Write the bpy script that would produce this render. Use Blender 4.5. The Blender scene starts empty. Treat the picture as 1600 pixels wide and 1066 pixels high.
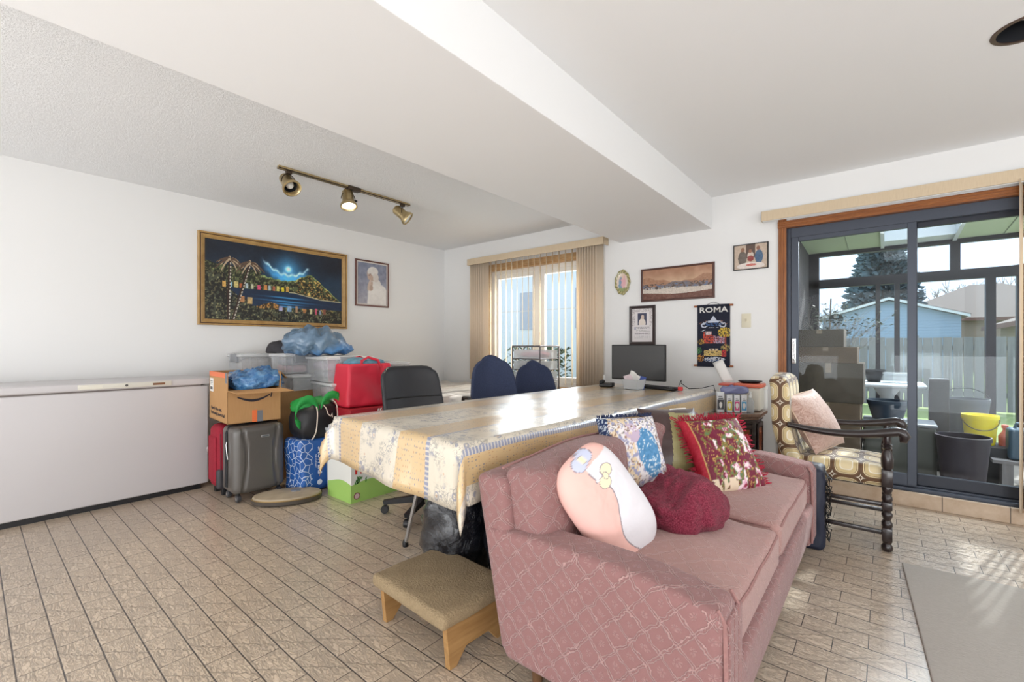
import bpy, math, random
import numpy as np
from mathutils import Vector, Matrix, Euler
random.seed(7)
S = bpy.context.scene
COL = S.collection
PI = math.pi

# ------------------------------------------------------------ camera
cam = bpy.data.objects.new('camera', bpy.data.cameras.new('camera'))
COL.objects.link(cam)
cam.location = (0, 0, 1.1)
cam.rotation_euler = (PI / 2, 0, math.radians(39.55))
cam.data.sensor_width = 36
cam.data.lens = 704.35 / 1600 * 36
cam.data.shift_y = 6.6 / 1600
cam.data.clip_start = .02
cam.data.clip_end = 300
S.camera = cam
S.view_settings.view_transform = 'Standard'
S.view_settings.look = 'None'
S.view_settings.gamma = 1
S.view_settings.exposure = 0.14
S.view_settings.use_curve_mapping = False

# ------------------------------------------------------------ sky, sun, area lights
w = bpy.data.worlds.new('sky')
S.world = w
w.use_nodes = True
bg = w.node_tree.nodes['Background']
bg.inputs[0].default_value = (.74, .87, 1.0, 1)
bg.inputs[1].default_value = 1.7

def lamp(name, kind, loc, rot, energy, color=(1, 1, 1), size=1, size_y=None, spread=None, angle=None):
    d = bpy.data.lights.new(name, kind)
    d.energy = energy
    d.color = color
    if kind == 'AREA':
        d.shape = 'RECTANGLE'
        d.size = size
        d.size_y = size_y or size
    elif kind == 'SUN':
        d.angle = angle or .01
    elif kind in ('POINT', 'SPOT'):
        d.shadow_soft_size = size
    o = bpy.data.objects.new(name, d)
    COL.objects.link(o)
    o.location = loc
    o.rotation_euler = rot
    return o

def aim(direction):
    return Vector(direction).to_track_quat('-Z', 'Y').to_euler()

lamp('sun', 'SUN', (3, 9, 8), aim((-.30, -1, -.88)), 6.5, (1, .95, .88), angle=.02)
# fill lamps added out of view, behind the camera and at the right
lamp('rear_fill_light', 'AREA', (-1.2, -2.85, 1.3), aim((0, 1, 0.02)), 40, (.95, .975, 1), 4.6, 1.7)
lamp('right_fill_light', 'AREA', (3.05, .6, 1.3), aim((-1, 0, 0)), 46, (.95, .975, 1), 4.0, 1.7)
# added fill lamps, aimed up at the ceiling from behind the camera
lamp('ceiling_fill_light', 'AREA', (-2.4, -2.1, .35), aim((0, .95, .8)), 62, (.93, .965, 1), 3.4, 1.4)
lamp('ceiling_fill_light', 'AREA', (1.5, -1.9, .35), aim((-.1, 1.0, .75)), 78, (.93, .965, 1), 2.8, 1.4)
# added fill lamps above the sunroom skylights and outside the window, boosting the daylight
lamp('skylight_fill_light', 'AREA', (.27, 5.48, 2.52), aim((0, -1, -1)), 60, (.96, .98, 1), .5, 1.2)
lamp('skylight_fill_light', 'AREA', (1.39, 5.48, 2.52), aim((-.3, -1, -1)), 70, (.96, .98, 1), .6, 1.2)
lamp('window_fill_light', 'AREA', (-3.05, 4.7, 1.6), aim((0, -1, -.25)), 50, (.95, .98, 1), 2.2, 1.8)

# ------------------------------------------------------------ geometry kit
class G:
    """a bag of vertices and faces, one material index per face"""
    def __init__(s):
        s.V = []; s.F = []; s.M = []; s.uv = None; s.col = None
    def add(s, V, F, m=0, mat=None):
        n = len(s.V)
        if mat is not None:
            V = [tuple(mat @ Vector(v)) for v in V]
        s.V += [tuple(v) for v in V]
        s.F += [tuple(i + n for i in f) for f in F]
        s.M += [m] * len(F)
        return s
    def join(s, g, mat=None, m=None):
        n = len(s.V)
        s.V += [tuple(mat @ Vector(v)) if mat is not None else v for v in g.V]
        s.F += [tuple(i + n for i in f) for f in g.F]
        s.M += [(k if m is None else m) for k in g.M]
        return s
    def xf(s, mat):
        s.V = [tuple(mat @ Vector(v)) for v in s.V]; return s
    def warp(s, fn):
        s.V = [tuple(fn(*v)) for v in s.V]; return s
    def box(s, x0, x1, y0, y1, z0, z1, m=0):
        V = [(x0,y0,z0),(x1,y0,z0),(x1,y1,z0),(x0,y1,z0),(x0,y0,z1),(x1,y0,z1),(x1,y1,z1),(x0,y1,z1)]
        return s.add(V, [(3,2,1,0),(4,5,6,7),(0,1,5,4),(1,2,6,5),(2,3,7,6),(3,0,4,7)], m)
    def rbox(s, x0, x1, y0, y1, z0, z1, r=.01, n=2, seg=1, m=0, fn=None):
        """rounded box; n rings on each edge, seg divisions of the flats"""
        c = ((x0+x1)/2, (y0+y1)/2, (z0+z1)/2)
        h = ((x1-x0)/2, (y1-y0)/2, (z1-z0)/2)
        r = min(r, *[q*.999 for q in h])
        ax = []
        for k in range(3):
            seg_k = seg if isinstance(seg, int) else seg[k]
            a = [-h[k] + r*(1-math.cos(PI/2*i/n))*1.0 for i in range(n)]
            t = []
            for i in range(n):
                t.append(-h[k] + r - r*math.tan(PI/4*(n-i)/n) if r else -h[k])
            t += [-(h[k]-r) + 2*(h[k]-r)*i/seg_k for i in range(seg_k+1)]
            t += [-(q) for q in reversed(t[:n])]
            ax.append(t)
        idx = {}
        V = []
        def vid(i, j, k):
            key = (i, j, k)
            if key not in idx:
                p = Vector((ax[0][i], ax[1][j], ax[2][k]))
                q = Vector([max(-(h[a]-r), min(h[a]-r, p[a])) for a in range(3)])
                d = p - q
                if d.length > 1e-9: p = q + d.normalized()*r
                p = Vector((p.x+c[0], p.y+c[1], p.z+c[2]))
                idx[key] = len(V); V.append(tuple(p))
            return idx[key]
        N = [len(a)-1 for a in ax]
        F = []
        for i in range(N[0]):
            for j in range(N[1]):
                F.append((vid(i,j,0), vid(i,j+1,0), vid(i+1,j+1,0), vid(i+1,j,0)))
                F.append((vid(i,j,N[2]), vid(i+1,j,N[2]), vid(i+1,j+1,N[2]), vid(i,j+1,N[2])))
        for i in range(N[0]):
            for k in range(N[2]):
                F.append((vid(i,0,k), vid(i+1,0,k), vid(i+1,0,k+1), vid(i,0,k+1)))
                F.append((vid(i,N[1],k), vid(i,N[1],k+1), vid(i+1,N[1],k+1), vid(i+1,N[1],k)))
        for j in range(N[1]):
            for k in range(N[2]):
                F.append((vid(0,j,k), vid(0,j,k+1), vid(0,j+1,k+1), vid(0,j+1,k)))
                F.append((vid(N[0],j,k), vid(N[0],j+1,k), vid(N[0],j+1,k+1), vid(N[0],j,k+1)))
        if fn: V = [tuple(fn(*v)) for v in V]
        return s.add(V, F, m)
    def lathe(s, prof, c=(0,0,0), seg=20, m=0, mat=None, sy=1, cap=True):
        V = []; F = []
        for r, z in prof:
            for k in range(seg):
                a = 2*PI*k/seg
                V.append((c[0]+r*math.cos(a), c[1]+r*sy*math.sin(a), c[2]+z))
        for i in range(len(prof)-1):
            for k in range(seg):
                a = i*seg+k; b = i*seg+(k+1) % seg
                F.append((a, b, b+seg, a+seg))
        if cap:
            if prof[0][0] > 1e-6: F.append(tuple(reversed(range(seg))))
            n = (len(prof)-1)*seg
            if prof[-1][0] > 1e-6: F.append(tuple(range(n, n+seg)))
        return s.add(V, F, m, mat)
    def tube(s, P, r, seg=8, m=0, closed=False, cap=True, sx=1):
        P = [Vector(p) for p in P]
        n = len(P)
        R = r if isinstance(r, (list, tuple)) else [r]*n
        V = []; F = []
        up = None
        for i, p in enumerate(P):
            a = P[(i-1) % n] if (i > 0 or closed) else p
            b = P[(i+1) % n] if (i < n-1 or closed) else p
            t = (b-a).normalized()
            if up is None:
                up = Vector((0,0,1)) if abs(t.z) < .9 else Vector((1,0,0))
            side = t.cross(up)
            if side.length < 1e-5: side = t.cross(Vector((0,1,0)))
            side.normalize(); up = side.cross(t).normalized()
            for k in range(seg):
                q = 2*PI*(k+.5)/seg
                V.append(tuple(p + side*math.cos(q)*R[i]*sx + up*math.sin(q)*R[i]))
        for i in range(n if closed else n-1):
            for k in range(seg):
                a = i*seg+k; b = i*seg+(k+1) % seg
                c_ = ((i+1) % n)*seg
                F.append((a, a-k+(k+1) % seg, c_+(k+1) % seg, c_+k))
        if cap and not closed:
            F.append(tuple(reversed(range(seg)))); F.append(tuple(range((n-1)*seg, n*seg)))
        return s.add(V, F, m)
    def prism(s, poly, d0, d1, axis='z', m=0):
        n = len(poly)
        def mk(a, b, d):
            return {'z': (a,b,d), 'y': (a,d,b), 'x': (d,a,b)}[axis]
        V = [mk(a,b,d0) for a,b in poly] + [mk(a,b,d1) for a,b in poly]
        F = [tuple(reversed(range(n))), tuple(range(n,2*n))]
        F += [(i,(i+1)%n,n+(i+1)%n,n+i) for i in range(n)]
        return s.add(V, F, m)
    def grid(s, fn, nu, nv, m=0):
        """surface fn(u,v) u,v in 0..1"""
        V = [tuple(fn(i/nu, j/nv)) for j in range(nv+1) for i in range(nu+1)]
        F = [(j*(nu+1)+i, j*(nu+1)+i+1, (j+1)*(nu+1)+i+1, (j+1)*(nu+1)+i) for j in range(nv) for i in range(nu)]
        return s.add(V, F, m)

def build(name, g, mats, parent=None, smooth=35, loc=None, rot=None, fix=True, bevel=None):
    me = bpy.data.meshes.new(name)
    me.from_pydata(g.V, [], g.F)
    if not isinstance(mats, (list, tuple)): mats = [mats]
    for m in mats: me.materials.append(m)
    me.polygons.foreach_set('material_index', g.M)
    if fix and g.uv is None and g.col is None:
        import bmesh
        bm = bmesh.new(); bm.from_mesh(me)
        bmesh.ops.recalc_face_normals(bm, faces=bm.faces)
        bm.to_mesh(me); bm.free()
    uv = me.uv_layers.new(name='UVMap')
    n = len(me.loops)
    co = np.zeros(len(me.vertices)*3); me.vertices.foreach_get('co', co); co = co.reshape(-1,3)
    vi = np.zeros(n, dtype=np.int32); me.loops.foreach_get('vertex_index', vi)
    if g.uv is not None:
        U = np.array(g.uv)[vi]
    else:
        nor = np.zeros(len(me.polygons)*3); me.polygons.foreach_get('normal', nor); nor = nor.reshape(-1,3)
        tot = np.zeros(len(me.polygons), dtype=np.int32); me.polygons.foreach_get('loop_total', tot)
        ln = np.repeat(np.abs(nor), tot, axis=0)
        ax = ln.argmax(1)
        P = co[vi]
        U = np.where((ax == 0)[:,None], P[:,[1,2]], np.where((ax == 1)[:,None], P[:,[0,2]], P[:,[0,1]]))
    uv.data.foreach_set('uv', U.astype(np.float32).ravel())
    if g.col is not None:
        ca = me.color_attributes.new('Col', 'FLOAT_COLOR', 'POINT')
        c = np.ones((len(me.vertices), 4)); c[:, :3] = np.array(g.col)
        ca.data.foreach_set('color', c.astype(np.float32).ravel())
    if smooth is not None:
        me.polygons.foreach_set('use_smooth', [True]*len(me.polygons))
        try: me.set_sharp_from_angle(angle=math.radians(smooth))
        except Exception: pass
    me.update()
    o = bpy.data.objects.new(name, me)
    COL.objects.link(o)
    if parent: o.parent = parent
    if loc: o.location = loc
    if rot: o.rotation_euler = rot
    if bevel:
        b = o.modifiers.new('bevel', 'BEVEL'); b.width = bevel; b.segments = 2; b.limit_method = 'ANGLE'
    return o

def tag(o, label=None, cat=None, group=None, kind=None):
    if label: o['label'] = label
    if cat: o['category'] = cat
    if group: o['group'] = group
    if kind: o['kind'] = kind
    return o

def thing(name, label, cat, loc=(0,0,0), rz=0, group=None, rot=None):
    o = bpy.data.objects.new(name, None)
    o.empty_display_size = .05
    COL.objects.link(o)
    o.location = loc
    o.rotation_euler = rot if rot else (0,0,rz)
    return tag(o, label, cat, group)

def single(name, g, mats, label, cat, loc=(0,0,0), rz=0, group=None, rot=None, **k):
    return tag(build(name, g, mats, None, loc=loc, rot=rot if rot else (0,0,rz), **k), label, cat, group)

def struct(name, g, mats, parent=None, **k):
    o = build(name, g, mats, parent, **k)
    if not parent: o['kind'] = 'structure'
    return o

def copy_tree(o, parent=None):
    c = o.copy(); COL.objects.link(c)
    if parent: c.parent = parent
    for ch in list(o.children): copy_tree(ch, c)
    return c

def textgeo(s, size, extrude=.0004, align='CENTER', sx=1, bold=0):
    c = bpy.data.curves.new('t', 'FONT')
    c.body = s; c.size = size; c.extrude = extrude; c.align_x = align; c.align_y = 'CENTER'
    c.offset = bold
    c.resolution_u = 2
    o = bpy.data.objects.new('t', c); COL.objects.link(o)
    bpy.context.view_layer.update()
    dg = bpy.context.evaluated_depsgraph_get()
    me = bpy.data.meshes.new_from_object(o.evaluated_get(dg))
    g = G()
    g.add([(v.co.x*sx, v.co.y, v.co.z) for v in me.vertices], [tuple(p.vertices) for p in me.polygons])
    bpy.data.objects.remove(o); bpy.data.meshes.remove(me); bpy.data.curves.remove(c)
    return g
RX90 = Matrix.Rotation(PI/2, 4, 'X')

# ------------------------------------------------------------ materials
def srgb(r, g, b):
    f = lambda c: (c/255/12.92 if c/255 <= .04045 else ((c/255+.055)/1.055)**2.4)
    return (f(r), f(g), f(b))

class NT:
    def __init__(s, name):
        s.m = bpy.data.materials.new(name); s.m.use_nodes = True
        s.t = s.m.node_tree; s.n = s.t.nodes
        s.b = s.n['Principled BSDF']; s.out = s.n['Material Output']
    def node(s, typ, **k):
        q = s.n.new('ShaderNode'+typ)
        for a, v in k.items(): setattr(q, a, v)
        return q
    def link(s, a, b): s.t.links.new(a, b)
    def val(s, sock, v):
        if hasattr(v, 'is_output'): s.link(v, sock)
        else: sock.default_value = v
    def math(s, op, a, b=0, c=0, clamp=False):
        q = s.node('Math', operation=op); q.use_clamp = clamp
        s.val(q.inputs[0], a); s.val(q.inputs[1], b)
        if len(q.inputs) > 2: s.val(q.inputs[2], c)
        return q.outputs[0]
    def mix(s, f, a, b, typ='MIX'):
        q = s.node('MixRGB', blend_type=typ)
        s.val(q.inputs[0], f)
        for k, v in ((1, a), (2, b)):
            if isinstance(v, tuple) and len(v) == 3: v = (*v, 1)
            s.val(q.inputs[k], v)
        return q.outputs[0]
    def coord(s, kind='Object', scale=(1,1,1), rot=(0,0,0), loc=(0,0,0)):
        tc = s.node('TexCoord'); mp = s.node('Mapping')
        s.link(tc.outputs[kind], mp.inputs[0])
        mp.inputs['Scale'].default_value = scale; mp.inputs['Rotation'].default_value = rot; mp.inputs['Location'].default_value = loc
        return mp.outputs[0]
    def noise(s, vec, scale, detail=4, rough=.5, dist=0):
        q = s.node('TexNoise'); s.link(vec, q.inputs['Vector'])
        q.inputs['Scale'].default_value = scale; q.inputs['Detail'].default_value = detail
        q.inputs['Roughness'].default_value = rough; q.inputs['Distortion'].default_value = dist
        return q.outputs['Fac']
    def voro(s, vec, scale, feature='F1', rnd=1):
        q = s.node('TexVoronoi', feature=feature); s.link(vec, q.inputs['Vector'])
        q.inputs['Scale'].default_value = scale; q.inputs['Randomness'].default_value = rnd
        return q
    def ramp(s, f, stops, interp='LINEAR'):
        q = s.node('ValToRGB'); q.color_ramp.interpolation = interp
        e = q.color_ramp.elements
        while len(e) < len(stops): e.new(.5)
        for el, (p, c) in zip(e, stops):
            el.position = p; el.color = (*c, 1) if len(c) == 3 else c
        s.val(q.inputs[0], f)
        return q.outputs[0]
    def bump(s, h, strength=.3, dist=.01, normal=None):
        q = s.node('Bump'); q.inputs['Strength'].default_value = strength; q.inputs['Distance'].default_value = dist
        s.link(h, q.inputs['Height'])
        if normal: s.link(normal, q.inputs['Normal'])
        s.link(q.outputs[0], s.b.inputs['Normal'])
        return q.outputs[0]
    def base(s, c):
        s.val(s.b.inputs['Base Color'], (*c, 1) if isinstance(c, tuple) else c)
    def set(s, **k):
        for a, v in k.items(): s.val(s.b.inputs[a.replace('_', ' ')], v)

def mat(name, c, rough=.5, metal=0, var=0, vscale=8, bump=0, bscale=60, bdist=.004, spec=.5, coat=0, c2=None, kind='Object', stretch=(1,1,1), sheen=0, emit=0):
    n = NT(name)
    vec = n.coord(kind, scale=stretch)
    if c2 is None and var:
        c2 = tuple(min(1, q*(1-var)) for q in c)
    if c2 is not None:
        f = n.noise(vec, vscale, 4)
        f = n.ramp(f, [(.35, (0,0,0)), (.65, (1,1,1))])
        n.base(n.mix(f, c, c2))
    else:
        f = n.noise(vec, vscale, 2)
        n.base(n.mix(n.math('MULTIPLY', f, .08), c, tuple(q*.85 for q in c)))
    n.set(Roughness=rough, Metallic=metal)
    n.b.inputs['Specular IOR Level'].default_value = spec
    if coat: n.b.inputs['Coat Weight'].default_value = coat; n.b.inputs['Coat Roughness'].default_value = .08
    if sheen: n.b.inputs['Sheen Weight'].default_value = sheen; n.b.inputs['Sheen Roughness'].default_value = .5
    if emit:
        n.b.inputs['Emission Color'].default_value = (*c, 1); n.b.inputs['Emission Strength'].default_value = emit
    if bump: n.bump(n.noise(vec, bscale, 5, .6), bump, bdist)
    return n.m

def wood(name, c, c2, rough=.4, stretch=(1,12,1), scale=6, kind='Object', coat=0):
    n = NT(name)
    vec = n.coord(kind, scale=stretch)
    f = n.noise(vec, scale, 6, .6, .6)
    n.base(n.mix(n.ramp(f, [(.3,(0,0,0)),(.7,(1,1,1))]), c, c2))
    n.set(Roughness=rough)
    if coat: n.b.inputs['Coat Weight'].default_value = coat
    n.bump(f, .15, .002)
    return n.m

def glass(name, tint=(.93,.96,.97), refl=1.0, dirt=0):
    n = NT(name)
    tr = n.node('BsdfTransparent'); tr.inputs[0].default_value = (*tint, 1)
    gl = n.node('BsdfGlossy'); gl.inputs['Roughness'].default_value = .02
    fr = n.node('Fresnel'); fr.inputs[0].default_value = 1.45
    mx = n.node('MixShader')
    n.link(n.math('MULTIPLY', fr.outputs[0], refl, clamp=True), mx.inputs[0])
    n.link(tr.outputs[0], mx.inputs[1]); n.link(gl.outputs[0], mx.inputs[2])
    n.link(mx.outputs[0], n.out.inputs[0])
    return n.m

def clear_plastic(name, tint=(.9,.92,.93), milky=.25, col=(.85,.87,.88), rough=.15):
    n = NT(name)
    tr = n.node('BsdfTransparent'); tr.inputs[0].default_value = (*tint, 1)
    mx = n.node('MixShader'); mx.inputs[0].default_value = milky
    vec = n.coord()
    n.base(n.mix(n.noise(vec, 12, 3), col, tuple(q*.9 for q in col))); n.set(Roughness=rough)
    n.link(tr.outputs[0], mx.inputs[1]); n.link(n.b.outputs[0], mx.inputs[2])
    n.link(mx.outputs[0], n.out.inputs[0])
    return n.m

def vcol(name, rough=.6, bump=0, bscale=200, coat=0, spec=.5):
    n = NT(name)
    a = n.node('VertexColor'); a.layer_name = 'Col'
    n.base(a.outputs[0]); n.set(Roughness=rough)
    n.b.inputs['Specular IOR Level'].default_value = spec
    if coat: n.b.inputs['Coat Weight'].default_value = coat
    if bump: n.bump(n.noise(n.coord(), bscale, 4), bump, .002)
    return n.m

def tint3(f, a, b):
    return a*(1-f)[..., None] + b*f[..., None]

def panel(w, h, fn, nu, nv, curve=None):
    """a flat picture in its local x/z plane facing -y, coloured by fn(U,V)->rgb(sRGB 0..255)"""
    u = np.linspace(0, 1, nu+1); v = np.linspace(0, 1, nv+1)
    U, Vv = np.meshgrid(u, v)
    c = fn(U, Vv)/255.
    c = np.clip(c, 0, 1)
    c = np.where(c <= .04045, c/12.92, ((c+.055)/1.055)**2.4)
    g = G()
    g.grid(lambda a, b: (a*w-w/2, 0, b*h-h/2), nu, nv)
    g.col = c.reshape(-1, 3)
    return g
# ============================================================ THE ROOM
XA, YB, ZC = -4.596, 4.127, 2.384
ZB, XBL, XBR = 2.113, -2.018, -1.155
XR, YF = 3.2, -3.0

# --- materials of the shell
def wall_mat(name, c, scale=260, strength=.08):
    n = NT(name)
    vec = n.coord()
    f = n.noise(vec, 2.2, 3)
    n.base(n.mix(f, c, tuple(q*.985 for q in c)))
    n.set(Roughness=.85)
    n.b.inputs['Specular IOR Level'].default_value = .2
    n.bump(n.noise(vec, scale, 4), strength, .002)
    return n.m
M_wall = wall_mat('wall_paint', (.85, .845, .835))
M_ceil_smooth = wall_mat('ceiling_paint', (.90, .90, .90))
def stipple():
    n = NT('ceiling_stipple'); vec = n.coord()
    n.base((.90, .90, .90)); n.set(Roughness=.95)
    n.b.inputs['Specular IOR Level'].default_value = .1
    a = n.noise(vec, 150, 6, .7)
    n.bump(n.ramp(a, [(.45,(0,0,0)),(.62,(1,1,1))]), .5, .005)
    return n.m
M_stipple = stipple()

def floor_mat():
    n = NT('floor_tiles')
    PX, PY = .2063, .1038
    tc = n.node('TexCoord'); sep = n.node('SeparateXYZ'); n.link(tc.outputs['Object'], sep.inputs[0])
    x, y = sep.outputs[0], sep.outputs[1]
    ry = n.math('DIVIDE', n.math('SUBTRACT', y, .2091-.1038), PY)   # row -1 becomes 0
    row = n.math('FLOOR', ry)
    par = n.math('MODULO', n.math('ADD', row, 400), 2)              # 0 for even
    rx = n.math('ADD', n.math('DIVIDE', n.math('ADD', x, 2.83), PX), n.math('MULTIPLY', par, .5))
    col = n.math('FLOOR', rx)
    fx = n.math('FRACT', n.math('ADD', rx, 200)); fy = n.math('FRACT', n.math('ADD', ry, 200))
    ex = n.math('MULTIPLY', n.math('MINIMUM', fx, n.math('SUBTRACT', 1, fx)), PX)
    ey = n.math('MULTIPLY', n.math('MINIMUM', fy, n.math('SUBTRACT', 1, fy)), PY)
    wob = n.math('MULTIPLY', n.math('SUBTRACT', n.noise(tc.outputs['Object'], 60, 2), .5), .0012)
    e = n.math('ADD', n.math('MINIMUM', n.math('MULTIPLY', ex, 1.5), ey), wob)
    grout = n.node('MapRange'); n.val(grout.inputs[0], e)
    grout.inputs[1].default_value = .0012; grout.inputs[2].default_value = .0026
    grout.inputs[3].default_value = 1; grout.inputs[4].default_value = 0
    grout = grout.outputs[0]
    # per tile random
    cmb = n.node('CombineXYZ'); n.val(cmb.inputs[0], col); n.val(cmb.inputs[1], row)
    wn = n.node('TexWhiteNoise'); n.link(cmb.outputs[0], wn.inputs[0])
    rnd = wn.outputs['Value']
    # local tile coords, the veins are pressed alike in every tile
    loc = n.node('CombineXYZ'); n.val(loc.inputs[0], n.math('MULTIPLY', fx, PX)); n.val(loc.inputs[1], n.math('MULTIPLY', fy, PY))
    n.val(loc.inputs[2], n.math('MULTIPLY', n.math('FLOOR', n.math('MULTIPLY', rnd, 3)), .37))
    mp = n.node('Mapping'); n.link(loc.outputs[0], mp.inputs[0]); mp.inputs['Rotation'].default_value = (0,0,.6); mp.inputs['Scale'].default_value = (1,3.2,1)
    v1 = n.noise(mp.outputs[0], 20, 5, .6, 1.4)
    vein = n.math('ABSOLUTE', n.math('SUBTRACT', v1, .5))
    vein = n.ramp(vein, [(0,(0,0,0)),(.055,(1,1,1))])
    crk = n.math('ADD', n.math('MULTIPLY', n.math('SUBTRACT', fx, .56), PX), n.math('MULTIPLY', n.math('SUBTRACT', fy, .5), PY*-1.3))
    crk = n.math('ABSOLUTE', n.math('ADD', crk, n.math('MULTIPLY', n.math('SUBTRACT', n.noise(loc.outputs[0], 34, 4, .7), .5), .05)))
    crk = n.ramp(crk, [(0,(0,0,0)),(.0035,(1,1,1))])
    soft = n.noise(tc.outputs['Object'], 2.5, 3)
    soft2 = n.noise(mp.outputs[0], 45, 4, .6)
    ca, cb = srgb(224,205,182), srgb(194,169,142)
    base = n.mix(rnd, ca, tuple(a*.93 for a in ca))
    base = n.mix(n.math('MULTIPLY', soft2, .55), base, cb)
    base = n.mix(n.math('MULTIPLY', soft, .35), base, srgb(200,178,155))
    base = n.mix(n.math('MULTIPLY', n.math('SUBTRACT', 1, vein), .30), base, srgb(158,132,108))
    base = n.mix(n.math('MULTIPLY', n.math('SUBTRACT', 1, crk), .38), base, srgb(128,104,84))
    # dark grout, pale where dusty
    gcol = n.mix(n.ramp(n.noise(tc.outputs['Object'], 1.3, 3), [(.4,(0,0,0)),(.7,(1,1,1))]), srgb(78,68,62), srgb(108,98,92))
    n.base(n.mix(grout, base, gcol))
    n.b.inputs['Coat Weight'].default_value = .7; n.b.inputs['Coat Roughness'].default_value = .25
    rr = n.math('ADD', .24, n.math('MULTIPLY', soft2, .14))
    n.val(n.b.inputs['Roughness'], n.math('ADD', rr, n.math('MULTIPLY', grout, .3)))
    h = n.math('ADD', n.math('MULTIPLY', v1, .5), n.math('MULTIPLY', soft2, .35))
    h = n.math('ADD', h, n.math('MULTIPLY', vein, .25))
    h = n.math('SUBTRACT', h, n.math('MULTIPLY', grout, .9))
    h = n.math('ADD', h, n.math('MULTIPLY', crk, .5))
    n.bump(h, 1, .007)
    return n.m
M_floor = floor_mat()

g = G().box(XA-.2, XR+.2, YF-.2, YB+.05, -.12, 0)
struct('floor', g, M_floor, smooth=None)

# ceiling with the round hole of the pot light
LX, LY, LR = .452, 2.735, .105
g = G()
q = .16
g.box(XBR-.1, LX-q, YF-.2, YB, ZC, ZC+.15); g.box(LX+q, XR+.2, YF-.2, YB, ZC, ZC+.15)
g.box(LX-q, LX+q, YF-.2, LY-q, ZC, ZC+.15); g.box(LX-q, LX+q, LY+q, YB, ZC, ZC+.15)
N = 48
V = []; F = []
for k in range(N):
    a = 2*PI*k/N; c, s = math.cos(a), math.sin(a); m_ = max(abs(c), abs(s))
    V += [(LX+q*c/m_, LY+q*s/m_, ZC), (LX+LR*c, LY+LR*s, ZC), (LX+LR*c, LY+LR*s, ZC+.15), (LX+q*c/m_, LY+q*s/m_, ZC+.15)]
for k in range(N):
    a, b = 4*k, 4*((k+1) % N)
    F += [(a, a+1, b+1, b), (a+1, a+2, b+2, b+1), (a+2, a+3, b+3, b+2)]
g.add(V, F)
g.box(XA-.2, XBL+.1, YF-.2, YB, ZC, ZC+.15, 1)
g.box(XBL+.1, XBR-.1, YF-.2, YB, ZC, ZC+.15)
struct('ceiling', g, [M_ceil_smooth, M_stipple], smooth=None)
g = G().box(XBL, XBR, YF, YB, ZB, ZC+.02)
struct('ceiling_beam', g, M_ceil_smooth, smooth=None, bevel=.003)

struct('wall_left', G().box(XA-.2, XA, YF-.2, YB+.2, 0, ZC+.05), M_wall, smooth=None)
struct('wall_right', G().box(XR, XR+.2, YF-.2, YB+.2, 0, ZC+.05), M_wall, smooth=None)
struct('wall_front', G().box(XA, XR, YF-.2, YF, 0, ZC+.05), M_wall, smooth=None)
# wall with window and patio door
WX0, WX1, WZ0, WZ1 = -3.80, -2.33, .62, 2.04
DX0, DX1, DZ0, DZ1 = -.625, .96, .095, 2.045
TW = .16
g = G()
g.box(XA, WX0, YB, YB+TW, 0, ZC+.05)
g.box(WX0, WX1, YB, YB+TW, 0, WZ0); g.box(WX0, WX1, YB, YB+TW, WZ1, ZC+.05)
g.box(WX1, DX0, YB, YB+TW, 0, ZC+.05)
g.box(DX0, DX1, YB, YB+TW, DZ1, ZC+.05); g.box(DX0, DX1, YB, YB+TW, 0, DZ0-.03)
g.box(DX1, XR, YB, YB+TW, 0, ZC+.05)
struct('wall_back', g, M_wall, smooth=None)

# ------------------------------------------------ door step faced with tiles
def step_tile():
    n = NT('step_tile'); vec = n.coord()
    f = n.noise(vec, 9, 5, .6)
    c = n.mix(n.ramp(f, [(.3,(0,0,0)),(.7,(1,1,1))]), srgb(176,150,124), srgb(206,186,164))
    sep = n.node('SeparateXYZ'); n.link(vec, sep.inputs[0])
    fx = n.math('FRACT', n.math('DIVIDE', n.math('ADD', sep.outputs[0], 3.06), .305))
    e = n.math('MINIMUM', fx, n.math('SUBTRACT', 1, fx))
    n.base(n.mix(n.math('LESS_THAN', e, .008), c, srgb(95,82,72)))
    n.set(Roughness=.35); n.bump(f, .3, .003)
    return n.m
M_step = step_tile()
struct('trim_1', G().box(-.66, 1.3, YB-.03, YB, 0, .097), M_step, bevel=.003)

# ------------------------------------------------ patio door
M_oak = wood('stained_wood_casing', srgb(176,112,62), srgb(132,78,42), .35, (14,14,1), 5)
M_oakH = wood('stained_wood_casing_level', srgb(176,112,62), srgb(132,78,42), .35, (1,14,14), 5)
M_alu = mat('anthracite_aluminium', srgb(70,76,88), .38, .3, bump=.02)
M_alud = mat('dark_aluminium', srgb(46,50,60), .4, .3)
M_glass = glass('door_glass', (.93,.965,.985), .38)
M_chrome = mat('chrome', (.75,.75,.76), .2, 1)
d = tag(bpy.data.objects.new('door_1', None), kind='structure'); COL.objects.link(d); d.location = (DX0, YB, DZ0)
def casing_side(x0, x1):
    g = G(); w_ = x1-x0
    g.box(x0, x1, -.016, .0, 0, DZ1-DZ0+.05)
    for i in range(3):
        a = x0 + w_*(.08+.3*i)
        g.tube([(a+w_*.1, -.016, 0), (a+w_*.1, -.016, DZ1-DZ0+.046)], w_*.11, 8)
    return g
build('casing', casing_side(-.025, .03), M_oak, d)
build('casing', casing_side(DX1-DX0-.03, DX1-DX0+.025), M_oak, d)
g = G(); W = DX1-DX0; H = DZ1-DZ0
g.box(-.028, W+.028, -.018, 0, H-.02, H+.035)
for i in range(3):
    z = H-.012+.018*i
    g.tube([(-.028, -.018, z), (W+.028, -.018, z)], .0065, 8)
build('casing', g, M_oakH, d)
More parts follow.
